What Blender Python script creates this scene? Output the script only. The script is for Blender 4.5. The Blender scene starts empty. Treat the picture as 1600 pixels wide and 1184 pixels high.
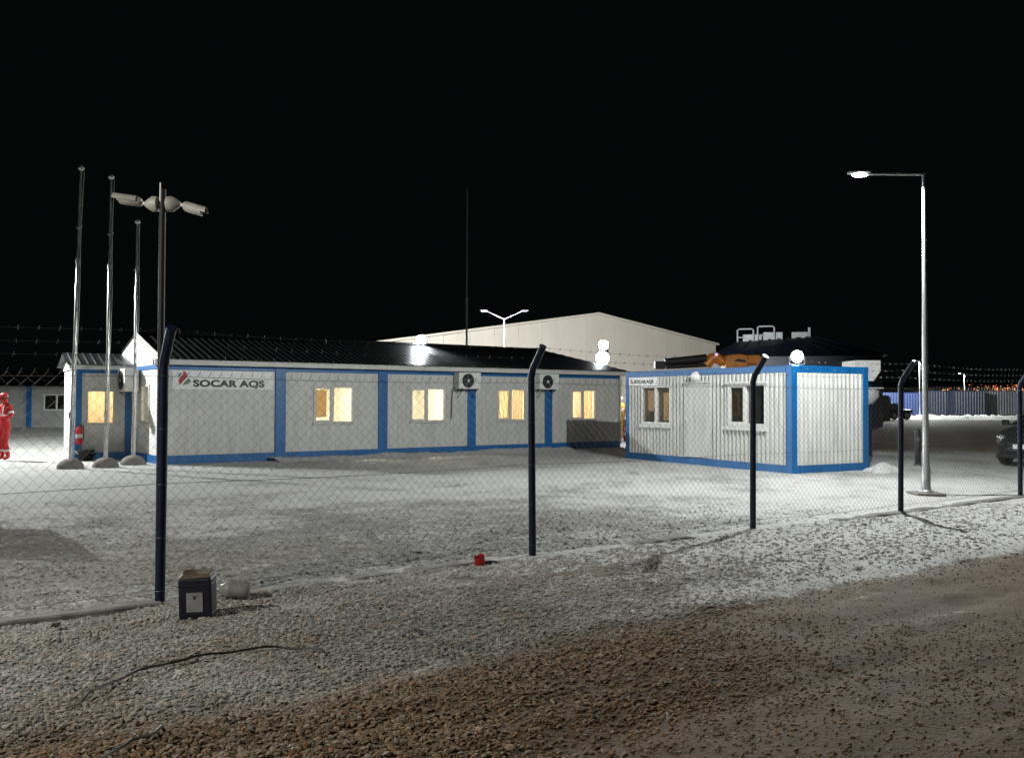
import bpy, bmesh, math, random
import numpy as np
from mathutils import Vector, Matrix
random.seed(7); RNG = np.random.default_rng(7)
SC = bpy.context.scene; COL = SC.collection

# ---------------------------------------------------------------- camera, world, exposure
F_PX, PITCH, ROLL, EYE = 1432.0, 0.0225, 0.0028, 1.62
cd = bpy.data.cameras.new('camera'); cam = bpy.data.objects.new('camera', cd); COL.objects.link(cam)
cd.sensor_width = 36; cd.lens = 36 * F_PX / 1600; cd.clip_start = 0.05; cd.clip_end = 4000
cam.matrix_world = (Matrix.Translation((0, 0, EYE)) @ Matrix.Rotation(math.pi/2 + PITCH, 4, 'X') @ Matrix.Rotation(ROLL, 4, 'Z'))
SC.camera = cam
w = bpy.data.worlds.new('World'); SC.world = w; w.use_nodes = True
bg = w.node_tree.nodes['Background']; bg.inputs[0].default_value = (0.55, 0.75, 0.8, 1); bg.inputs[1].default_value = 0.0028
SC.view_settings.view_transform = 'Standard'; SC.view_settings.look = 'None'
SC.view_settings.exposure = 0.0; SC.view_settings.gamma = 1.0; SC.view_settings.use_curve_mapping = False
SC.cycles.use_denoising = True
SC.cycles.max_bounces = 5; SC.cycles.transparent_max_bounces = 12
SC.cycles.sample_clamp_indirect = 4.0
P_STREET, P_LEFT, P_NEARLEFT, P_FLOOD = 3900, 9000, 1900, 700   # watts of the lamps

# ---------------------------------------------------------------- pixel -> place helpers
def ray(px, py):
    c, s = math.cos(ROLL), math.sin(ROLL)
    U, V = px - 800, py - 592
    u, v = c*U + s*V, -s*U + c*V
    cp, sp = math.cos(PITCH), math.sin(PITCH)
    return Vector((u/F_PX, cp + sp*v/F_PX, sp - cp*v/F_PX))
def on_ground(px, py, z=0.0):
    d = ray(px, py); return Vector((0, 0, EYE)) + d*((z - EYE)/d.z)
def at(px, py, D):
    d = ray(px, py); return Vector((0, 0, EYE)) + d*(D/d.y)

# ---------------------------------------------------------------- materials
def pmat(name, c1, c2=None, scale=4.0, rough=0.6, metal=0.0, bump=0.0, bscale=60.0, stretch=(1, 1, 1), spec=0.5, transl=0.0, detail=5, rvar=0.0, streak=0.0):
    m = bpy.data.materials.new(name); m.use_nodes = True
    nt = m.node_tree; N = nt.nodes; L = nt.links; b = N['Principled BSDF']
    b.inputs['Roughness'].default_value = rough; b.inputs['Metallic'].default_value = metal
    b.inputs['Specular IOR Level'].default_value = spec
    if c2 is None: c2 = tuple(x*0.8 for x in c1)
    tc = N.new('ShaderNodeTexCoord'); mp = N.new('ShaderNodeMapping'); mp.inputs['Scale'].default_value = stretch
    L.new(tc.outputs['Object'], mp.inputs['Vector'])
    n = N.new('ShaderNodeTexNoise'); n.inputs['Scale'].default_value = scale; n.inputs['Detail'].default_value = detail
    n.inputs['Roughness'].default_value = 0.65
    L.new(mp.outputs[0], n.inputs['Vector'])
    r = N.new('ShaderNodeValToRGB'); r.color_ramp.elements[0].position = 0.35; r.color_ramp.elements[1].position = 0.65
    r.color_ramp.elements[0].color = (*c2, 1); r.color_ramp.elements[1].color = (*c1, 1)
    L.new(n.outputs['Fac'], r.inputs[0]); L.new(r.outputs[0], b.inputs['Base Color'])
    if streak:                                                   # rain streaks and splashes of dirt
        m2 = N.new('ShaderNodeMapping'); m2.inputs['Scale'].default_value = (5, 5, .35); L.new(tc.outputs['Object'], m2.inputs['Vector'])
        n2 = N.new('ShaderNodeTexNoise'); n2.inputs['Scale'].default_value = 2.3; n2.inputs['Detail'].default_value = 6; n2.inputs['Roughness'].default_value = .7; L.new(m2.outputs[0], n2.inputs['Vector'])
        r2 = N.new('ShaderNodeValToRGB'); r2.color_ramp.elements[0].position = .30; r2.color_ramp.elements[1].position = .56
        r2.color_ramp.elements[0].color = (1-streak, 1-streak*1.08, 1-streak*1.2, 1); r2.color_ramp.elements[1].color = (1, 1, 1, 1); L.new(n2.outputs['Fac'], r2.inputs[0])
        mx2 = N.new('ShaderNodeMix'); mx2.data_type = 'RGBA'; mx2.blend_type = 'MULTIPLY'; mx2.inputs[0].default_value = 1
        L.new(r.outputs[0], mx2.inputs[6]); L.new(r2.outputs[0], mx2.inputs[7]); L.new(mx2.outputs[2], b.inputs['Base Color'])
    if rvar:
        mr = N.new('ShaderNodeMapRange'); mr.inputs[3].default_value = max(0.02, rough - rvar); mr.inputs[4].default_value = min(1, rough + rvar)
        L.new(n.outputs['Fac'], mr.inputs[0]); L.new(mr.outputs[0], b.inputs['Roughness'])
    if bump:
        nb = N.new('ShaderNodeTexNoise'); nb.inputs['Scale'].default_value = bscale; nb.inputs['Detail'].default_value = 3
        L.new(tc.outputs['Object'], nb.inputs['Vector'])
        bp = N.new('ShaderNodeBump'); bp.inputs['Strength'].default_value = bump; bp.inputs['Distance'].default_value = 0.01
        L.new(nb.outputs['Fac'], bp.inputs['Height']); L.new(bp.outputs[0], b.inputs['Normal'])
    if transl:
        tr = N.new('ShaderNodeBsdfTranslucent'); L.new(r.outputs[0], tr.inputs[0])
        mx = N.new('ShaderNodeMixShader'); mx.inputs[0].default_value = transl
        L.new(b.outputs[0], mx.inputs[1]); L.new(tr.outputs[0], mx.inputs[2]); L.new(mx.outputs[0], N['Material Output'].inputs[0])
    return m
def emat(name, col, strength):
    m = bpy.data.materials.new(name); m.use_nodes = True; N = m.node_tree.nodes
    N.remove(N['Principled BSDF']); e = N.new('ShaderNodeEmission'); e.inputs[0].default_value = (*col, 1); e.inputs[1].default_value = strength
    m.node_tree.links.new(e.outputs[0], N['Material Output'].inputs[0]); return m
def glass(name, tint=(1, 1, 1), refl=0.07, rough=0.02):
    m = bpy.data.materials.new(name); m.use_nodes = True; N = m.node_tree.nodes; L = m.node_tree.links
    N.remove(N['Principled BSDF']); t = N.new('ShaderNodeBsdfTransparent'); t.inputs[0].default_value = (*tint, 1)
    g = N.new('ShaderNodeBsdfGlossy'); g.inputs['Roughness'].default_value = rough
    lw = N.new('ShaderNodeLayerWeight'); lw.inputs[0].default_value = .5; f = N.new('ShaderNodeMath'); f.operation = 'POWER'; f.inputs[1].default_value = 4; L.new(lw.outputs['Facing'], f.inputs[0])
    a = N.new('ShaderNodeMath'); a.operation = 'ADD'; a.inputs[1].default_value = refl - 0.02; L.new(f.outputs[0], a.inputs[0])
    mx = N.new('ShaderNodeMixShader'); L.new(a.outputs[0], mx.inputs[0]); L.new(t.outputs[0], mx.inputs[1]); L.new(g.outputs[0], mx.inputs[2])
    L.new(mx.outputs[0], N['Material Output'].inputs[0]); return m
M = {}
M['wall'] = pmat('sandwich_panel', (.54, .545, .53), (.48, .485, .465), 2.2, .5, bump=.05, bscale=8, streak=.22)
M['corrugated'] = pmat('corrugated_sheet', (.55, .555, .545), (.45, .455, .44), 3, .42, stretch=(1, 1, .35), rvar=.08, streak=.22)
M['trim'] = pmat('grey_trim', (.55, .55, .53), (.47, .47, .45), 3, .5)
M['gable'] = pmat('white_gable_board', (.72, .72, .71), (.64, .64, .62), 2, .5)
M['blue'] = pmat('blue_frame_paint', (.004, .125, .37), (.003, .100, .30), 3, .42, bump=.05, bscale=30, rvar=.1, streak=.30)
M['roof'] = pmat('dark_metal_roof', (.008, .009, .011), (.005, .006, .007), 2, .42, .3, rvar=.08)
M['pvc'] = pmat('white_window_frame', (.62, .62, .605), (.55, .55, .535), 5, .4)
M['glass'] = glass('window_glass')
M['room'] = pmat('room_wall', (.84, .80, .68), (.78, .74, .62), 1.5, .7)
M['curtain'] = pmat('tan_curtain', (.82, .63, .37), (.75, .56, .31), 3, .9, transl=.55, stretch=(6, 6, .6))
M['pink_curtain'] = pmat('light_curtain', (.82, .62, .43), (.76, .56, .38), 3, .9, transl=.55, stretch=(6, 6, .6))
M['board_dark'] = pmat('dull_card', (.30, .21, .11), (.22, .15, .08), 4, .8)
M['dark'] = pmat('black_plastic', (.013, .013, .014), (.009, .009, .010), 8, .6, spec=.25)
M['room_lamp'] = emat('ceiling_lamp_glow', (1, .92, .73), 125)
M['cab_fill_lamp'] = emat('cabin_fill_glow', (1, .9, .7), 11)  # glow of the fill lamp added inside the cabin
M['navy'] = pmat('navy_post_paint', (.0045, .008, .030), (.003, .005, .018), 12, .45, spec=.3, bump=.1, bscale=60, rvar=.1)
M['galv'] = pmat('galvanised_steel', (.50, .51, .52), (.38, .39, .40), 20, .38, .75)
M['wire'] = pmat('fence_wire', (.14, .14, .135), (.09, .09, .087), 30, .5, .3)
M['barb'] = pmat('dull_barbed_wire', (.07, .07, .068), (.045, .045, .043), 30, .5, .3)
M['chrome'] = pmat('polished_steel', (.62, .62, .61), (.48, .48, .47), 6, .27, .6, stretch=(8, 8, .5), rvar=.08)
M['footing'] = pmat('snow_dusted_concrete', (.26, .255, .24), (.085, .08, .07), 2.6, .9, bump=.5, bscale=50)
M['concrete'] = pmat('concrete', (.21, .20, .18), (.14, .133, .118), 9, .9, bump=.5, bscale=60)
M['white_metal'] = pmat('white_casing', (.72, .72, .70), (.62, .62, .60), 5, .45)
M['cam_grey'] = pmat('weathered_camera_casing', (.34, .335, .31), (.26, .255, .235), 9, .5)
M['red'] = pmat('red_paint', (.50, .016, .014), (.40, .012, .011), 5, .35)
M['red_cloth'] = pmat('red_workwear', (.52, .020, .022), (.40, .012, .014), 14, .85, bump=.3, bscale=40)
M['yellow_cloth'] = pmat('yellow_workwear', (.62, .30, .02), (.52, .24, .015), 14, .85, bump=.3, bscale=40)
M['dark_cloth'] = pmat('dark_workwear', (.02, .022, .028), (.014, .015, .018), 14, .9)
M['reflective'] = pmat('reflective_tape', (.80, .80, .80), (.70, .70, .70), 20, .4)
M['skin'] = pmat('skin', (.42, .24, .17), (.36, .20, .14), 20, .55)
M['hair'] = pmat('dark_hair', (.014, .011, .009), (.01, .008, .007), 30, .6)
M['boot'] = pmat('black_boot', (.018, .017, .016), (.012, .011, .010), 20, .6)
M['sign'] = pmat('sign_board', (.72, .73, .74), (.68, .69, .70), 2, .45)
M['letter'] = pmat('black_lettering', (.010, .010, .011), (.008, .008, .009), 6, .5)
M['logo_red'] = pmat('logo_red', (.36, .022, .028), (.32, .018, .022), 6, .5)
M['logo_green'] = pmat('logo_green', (.085, .19, .055), (.07, .16, .045), 6, .5)
M['logo_blue'] = pmat('logo_blue', (.06, .16, .20), (.05, .13, .17), 6, .5)
M['hall'] = pmat('hall_cladding', (.66, .60, .50), (.60, .54, .45), .5, .6, stretch=(1, 1, .4))
M['tank'] = pmat('white_tank', (.74, .74, .73), (.66, .66, .65), 4, .4)
M['orange'] = pmat('machine_orange', (.50, .17, .012), (.40, .13, .010), 4, .4)
M['dark_steel'] = pmat('dark_steel', (.020, .021, .022), (.012, .012, .013), 6, .45, .4)
M['far_wall'] = pmat('far_panel', (.33, .34, .33), (.25, .26, .25), 1, .6)
M['navy_sheet'] = pmat('navy_sheet', (.006, .010, .022), (.004, .007, .015), 1, .5)
M['cargo_blue'] = pmat('cargo_blue', (.005, .022, .10), (.004, .016, .07), 1, .5)
M['cargo_grey'] = pmat('cargo_grey', (.07, .08, .095), (.05, .055, .065), 1, .5)
M['cargo_navy'] = pmat('cargo_navy', (.011, .017, .036), (.008, .012, .024), 1, .5)
M['snow'] = pmat('snow', (.58, .585, .585), (.42, .42, .41), 9, .75, bump=.7, bscale=18)
M['lens'] = emat('lamp_lens', (.82, .91, 1.0), 90)
M['lens_far'] = emat('far_lamp_lens', (.80, .90, 1.0), 60)
M['lens_dim'] = emat('dim_lamp_lens', (.75, .55, 1.0), 1.2)
M['town'] = emat('town_light', (1.0, .22, .035), 2.2)
M['town2'] = emat('town_light_pale', (1.0, .40, .12), 2.6)
M['car'] = pmat('dark_green_car_paint', (.016, .024, .022), (.012, .018, .017), 3, .22, .3)
M['car_glass'] = pmat('car_glass', (.012, .014, .015), (.010, .012, .013), 3, .06)
M['tyre'] = pmat('tyre', (.016, .016, .016), (.011, .011, .011), 20, .85)
M['chrome_trim'] = pmat('chrome_trim', (.6, .6, .6), (.5, .5, .5), 10, .15, 1.0)
M['can_blue'] = pmat('navy_can', (.005, .007, .020), (.0035, .0045, .012), 9, .4, bump=.15, bscale=25)
M['can_top'] = pmat('brown_can_top', (.10, .070, .038), (.045, .032, .020), 14, .6, bump=.3, bscale=40)  # brown lid, much lighter than the navy body
M['label'] = pmat('can_label', (.24, .24, .24), (.18, .18, .18), 12, .6)
M['jug'] = pmat('cloudy_plastic', (.44, .45, .43), (.30, .31, .29), 18, .22, transl=.5)
M['jug_frost'] = pmat('frost_in_jug', (.62, .64, .62), (.42, .43, .41), 25, .5)
M['hose'] = pmat('black_hose', (.015, .015, .015), (.010, .010, .010), 20, .5)
M['rust'] = pmat('dry_brown_leaf', (.05, .035, .022), (.03, .02, .012), 20, .85)

# ---------------------------------------------------------------- mesh helpers
class MB:
    def __init__(s): s.v = []; s.f = []
    def add(s, vs, fs):
        o = len(s.v); s.v += [tuple(v) for v in vs]; s.f += [tuple(i + o for i in f) for f in fs]
    def box(s, x0, x1, y0, y1, z0, z1):
        s.add([(x0,y0,z0),(x1,y0,z0),(x1,y1,z0),(x0,y1,z0),(x0,y0,z1),(x1,y0,z1),(x1,y1,z1),(x0,y1,z1)],
              [(0,3,2,1),(4,5,6,7),(0,1,5,4),(1,2,6,5),(2,3,7,6),(3,0,4,7)]); return s
    def tube(s, pts, r, n=8, cap=True):
        pts = [Vector(p) for p in pts]; rs = r if isinstance(r, (list, tuple)) else [r]*len(pts)
        vs = []; ref = None
        for i, p in enumerate(pts):
            t = (pts[min(i+1, len(pts)-1)] - pts[max(i-1, 0)]).normalized()
            if ref is None: ref = t.orthogonal().normalized()
            a = (ref - t*ref.dot(t)); a = a.normalized() if a.length > 1e-6 else t.orthogonal().normalized()
            ref = a; b = t.cross(a)
            for k in range(n):
                an = 2*math.pi*k/n; vs.append(p + (a*math.cos(an) + b*math.sin(an))*rs[i])
        fs = []
        for i in range(len(pts)-1):
            for k in range(n):
                k2 = (k+1) % n; fs.append((i*n+k, i*n+k2, (i+1)*n+k2, (i+1)*n+k))
        if cap: fs.append(tuple(range(n-1, -1, -1))); fs.append(tuple((len(pts)-1)*n + k for k in range(n)))
        s.add(vs, fs); return s
    def lathe(s, prof, n=20, axis='Z', o=(0,0,0)):
        vs = []
        for r, h in prof:
            for k in range(n):
                a = 2*math.pi*k/n; c, d = r*math.cos(a), r*math.sin(a)
                p = (c, d, h) if axis == 'Z' else ((h, c, d) if axis == 'X' else (d, h, c))
                vs.append((p[0]+o[0], p[1]+o[1], p[2]+o[2]))
        fs = []
        for i in range(len(prof)-1):
            for k in range(n):
                k2 = (k+1) % n; fs.append((i*n+k, i*n+k2, (i+1)*n+k2, (i+1)*n+k))
        fs.append(tuple(range(n-1, -1, -1))); fs.append(tuple((len(prof)-1)*n + k for k in range(n)))
        s.add(vs, fs); return s
    def prism(s, poly, a0, a1, axis='Y'):
        n = len(poly)
        def P(u, v, a): return (u, a, v) if axis == 'Y' else ((a, u, v) if axis == 'X' else (u, v, a))
        s.add([P(u, v, a0) for u, v in poly] + [P(u, v, a1) for u, v in poly],
              [tuple(range(n-1, -1, -1)), tuple(range(n, 2*n))] + [(i, (i+1) % n, n+(i+1) % n, n+i) for i in range(n)]); return s
    def build(s, name, m, parent=None, bevel=0, smooth=False, loc=None):
        me = bpy.data.meshes.new(name); me.from_pydata(s.v, [], s.f); me.update()
        bm = bmesh.new(); bm.from_mesh(me); bmesh.ops.recalc_face_normals(bm, faces=bm.faces); bm.to_mesh(me); bm.free()
        o = bpy.data.objects.new(name, me); COL.objects.link(o)
        if m is not None: me.materials.append(M[m] if isinstance(m, str) else m)
        if parent is not None: o.parent = parent
        if loc is not None: o.location = loc
        if smooth:
            me.polygons.foreach_set('use_smooth', [True]*len(me.polygons))
            me.set_sharp_from_angle(angle=math.radians(40))
        if bevel:
            b = o.modifiers.new('bevel', 'BEVEL'); b.width = bevel; b.segments = 2; b.limit_method = 'ANGLE'
        return o
def tag(o, label=None, cat=None, group=None, kind=None):
    if label: o['label'] = label
    if cat: o['category'] = cat
    if group: o['group'] = group
    if kind: o['kind'] = kind
    return o
def empty(name, loc=(0,0,0), rz=0.0, label=None, cat=None, group=None):
    o = bpy.data.objects.new(name, None); COL.objects.link(o); o.location = loc; o.rotation_euler = (0, 0, rz); o.empty_display_size = .1
    return tag(o, label, cat, group)
def copy_tree(o, parent=None):
    c = o.copy(); COL.objects.link(c); c.parent = parent
    for ch in o.children: copy_tree(ch, c)
    return c

# ---------------------------------------------------------------- numpy value noise
_T = RNG.random((256, 256))
def vnoise(x, y):
    xi = np.floor(x).astype(int); yi = np.floor(y).astype(int); fx = x - xi; fy = y - yi
    fx = fx*fx*(3-2*fx); fy = fy*fy*(3-2*fy)
    g = lambda a, b: _T[a & 255, b & 255]
    return (g(xi, yi)*(1-fx) + g(xi+1, yi)*fx)*(1-fy) + (g(xi, yi+1)*(1-fx) + g(xi+1, yi+1)*fx)*fy
def fbm(x, y, o=4):
    s = 0; a = .5; t = 0
    for i in range(o):
        s = s + a*vnoise(x*2**i + 17.3*i, y*2**i + 5.1*i); t += a; a *= .5
    return s/t
def sstep(a, b, x):
    t = np.clip((x-a)/(b-a), 0, 1); return t*t*(3-2*t)

# ---------------------------------------------------------------- the yard: fence line, snow map, relief
POSTS = [(-5.70, 5.10), (-2.79, 7.31), (.22, 9.64), (3.06, 11.66), (5.66, 13.37), (8.67, 15.66), (11.55, 17.76)]
FD = Vector((8.67+2.79, 15.66-7.31, 0)).normalized(); FN = Vector((FD.y, -FD.x, 0))      # along the fence / toward the road
def fence_uv(x, y):
    dx, dy = x - .22, y - 9.60
    return dx*FD.x + dy*FD.y, dx*FN.x + dy*FN.y
def wob(u, n): return n + (fbm(u*.8+11, n*.8+2)-.5)*.55*sstep(.6, 1.6, n)
def snow_at(x, y):
    u, n = fence_uv(x, y); n = wob(u, n)
    nz = fbm(x*.9, y*.9); nf = fbm(x*4+9, y*4+3, 3)
    st = fbm(u*.35+3, n*2.6+8)                                   # streaks parallel to the fence
    right = sstep(-3.2, 2.2, u)
    # outside the fence
    s = .32 + .52*right
    s = np.where(n > .95, .22 + .52*right, s)
    s = s + np.exp(-((n-2.38)/.20)**2)*(.34*sstep(-2.5, 2, u)) + np.exp(-((n-.12)/.30)**2)*.42*sstep(-3.0, -1.8, u)*(1-.4*sstep(1, 3, u))
    rd = sstep(2.5, 2.85, n); s = s*(1-rd) + rd*(-.12 + .46*sstep(.47, .66, st)*(.35+.65*right))
    s = s - .22*np.exp(-((n-2.80)/.10)**2)
    # inside the fence
    ins = .40 + .38*sstep(2.5, 9, -n) + .34*sstep(2.0, 5.5, u)*sstep(8, 1, -n)
    s = np.where(n < -.12, ins, s)
    dist = np.sqrt(x*x + y*y)
    farr = sstep(27, 31, y)*sstep(4, 7, x)*(1-sstep(75, 80, y))
    s = s*(1-farr) + .22*farr
    return np.clip(s + (nz-.5)*.55 + (nf-.5)*.40 + (st-.5)*.25, 0, np.where(n > -.3, .68, .80))
def brown_at(x, y):
    u, n = fence_uv(x, y); n = wob(u, n)
    b = sstep(2.2, 3.1, n)*.95 + .25*sstep(.55, .7, fbm(x*.7+4, y*.7+1))*sstep(.1, .5, n)
    b = np.maximum(b, .75*sstep(25, 30, y)*sstep(4, 7, x))
    return np.clip(b + .35*sstep(.5, .66, fbm(x*1.3+20, y*1.3+7))*sstep(.3, 1, n)*(1-sstep(0, 3, u)), 0, 1)
def height_at(x, y):
    u, n = fence_uv(x, y)
    near = 1 - sstep(15, 30, np.sqrt(x*x+y*y))
    h = (fbm(x*1.6, y*1.6)-.5)*.05 + (fbm(x*7, y*7, 2)-.5)*.018
    h = h + .035*sstep(2.7, 3.6, n)*(fbm(u*.5+2, n*2.4+5, 3)-.5)*2 + .035*np.exp(-((n-1.3)/.8)**2)*(1 if True else 0) - .03*np.exp(-((n-2.75)/.16)**2) - .02*np.exp(-((n-4.2)/.25)**2)
    return h*near - .012
def axis(lo, hi, step, far, g):
    a = list(np.arange(lo, hi+1e-6, step)); d = step; p = hi
    up = []
    while p < far: d *= g; p += d; up.append(p)
    d = step; p = lo; dn = []
    while p > -far: d *= g; p -= d; dn.append(p)
    return np.array(dn[::-1] + a + up)
gx = axis(-5.5, 8.0, .055, 1500, 1.085); gy = axis(3.2, 12.5, .055, 1500, 1.075)
X, Y = np.meshgrid(gx, gy); nx, ny = len(gx), len(gy)
Z = height_at(X, Y)
me = bpy.data.meshes.new('ground')
vv = np.stack([X.ravel(), Y.ravel(), Z.ravel()], 1)
idx = np.arange(nx*ny).reshape(ny, nx)
fq = np.stack([idx[:-1,:-1].ravel(), idx[:-1,1:].ravel(), idx[1:,1:].ravel(), idx[1:,:-1].ravel()], 1)
def fast_mesh(me, v, f):
    k = f.shape[1]; me.vertices.add(len(v)); me.vertices.foreach_set('co', v.astype(np.float32).ravel())
    me.loops.add(f.size); me.loops.foreach_set('vertex_index', f.astype(np.int32).ravel())
    me.polygons.add(len(f)); me.polygons.foreach_set('loop_start', np.arange(0, f.size, k, dtype=np.int32))
    me.polygons.foreach_set('loop_total', np.full(len(f), k, dtype=np.int32)); me.update(calc_edges=True)
fast_mesh(me, vv, fq)
me.polygons.foreach_set('use_smooth', np.ones(len(fq), bool))
for nm, arr in (('snow', snow_at(X, Y)), ('brown', brown_at(X, Y))):
    a = me.attributes.new(nm, 'FLOAT', 'POINT'); a.data.foreach_set('value', arr.ravel().astype(np.float32))
ground = bpy.data.objects.new('ground', me); COL.objects.link(ground); tag(ground, 'grey gravel yard and brown gravel track dusted with snow', kind='structure')

def ground_material():
    m = bpy.data.materials.new('gravel_and_snow'); m.use_nodes = True
    N = m.node_tree.nodes; L = m.node_tree.links; b = N['Principled BSDF']; b.inputs['Specular IOR Level'].default_value = .25
    tc = N.new('ShaderNodeTexCoord')
    def at_(n): a = N.new('ShaderNodeAttribute'); a.attribute_name = n; return a.outputs['Fac']
    def noise(sc, d=4, r=.6):
        n = N.new('ShaderNodeTexNoise'); n.inputs['Scale'].default_value = sc; n.inputs['Detail'].default_value = d; n.inputs['Roughness'].default_value = r
        L.new(tc.outputs['Object'], n.inputs['Vector']); return n.outputs['Fac']
    def math_(op, a, b_, cl=False):
        n = N.new('ShaderNodeMath'); n.operation = op; n.use_clamp = cl
        for i, q in enumerate((a, b_)):
            if isinstance(q, (int, float)): n.inputs[i].default_value = q
            else: L.new(q, n.inputs[i])
        return n.outputs[0]
    def mix(fac, c1, c2):
        n = N.new('ShaderNodeMix'); n.data_type = 'RGBA'
        L.new(fac, n.inputs[0])
        for i, c in ((6, c1), (7, c2)):
            if isinstance(c, tuple): n.inputs[i].default_value = (*c, 1)
            else: L.new(c, n.inputs[i])
        return n.outputs[2]
    vo = N.new('ShaderNodeTexVoronoi'); vo.inputs['Scale'].default_value = 26; L.new(tc.outputs['Object'], vo.inputs['Vector'])
    sepc = N.new('ShaderNodeSeparateColor'); L.new(vo.outputs['Color'], sepc.inputs[0])
    grey = mix(sepc.outputs[0], (.14, .138, .128), (.27, .267, .25))
    brown = mix(noise(7, 6, .7), (.060, .039, .020), (.130, .084, .043))
    grav = mix(at_('brown'), grey, brown)
    nbig = noise(11.0, 4); nsm = noise(42, 3)
    sm = math_('ADD', at_('snow'), math_('ADD', math_('MULTIPLY', math_('SUBTRACT', nsm, .5), 1.5), math_('MULTIPLY', math_('SUBTRACT', nbig, .5), .9)))
    mr = N.new('ShaderNodeMapRange'); mr.interpolation_type = 'SMOOTHSTEP'; mr.inputs[1].default_value = .38; mr.inputs[2].default_value = .72; L.new(sm, mr.inputs[0])
    snowc = mix(noise(9, 3), (.40, .397, .388), (.56, .56, .55))
    col = mix(mr.outputs[0], grav, snowc); L.new(col, b.inputs['Base Color'])
    b.inputs['Roughness'].default_value = .85
    hgt = math_('ADD', math_('MULTIPLY', math_('SUBTRACT', 1.0, vo.outputs['Distance']), math_('MULTIPLY', math_('SUBTRACT', 1.0, math_('MULTIPLY', mr.outputs[0], .65)), math_('SUBTRACT', 1.0, math_('MULTIPLY', at_('brown'), .75)))), math_('MULTIPLY', nsm, .7))
    bp = N.new('ShaderNodeBump'); bp.inputs['Strength'].default_value = .75; bp.inputs['Distance'].default_value = .018
    L.new(hgt, bp.inputs['Height']); L.new(bp.outputs[0], b.inputs['Normal'])
    return m
me.materials.append(ground_material())

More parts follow.
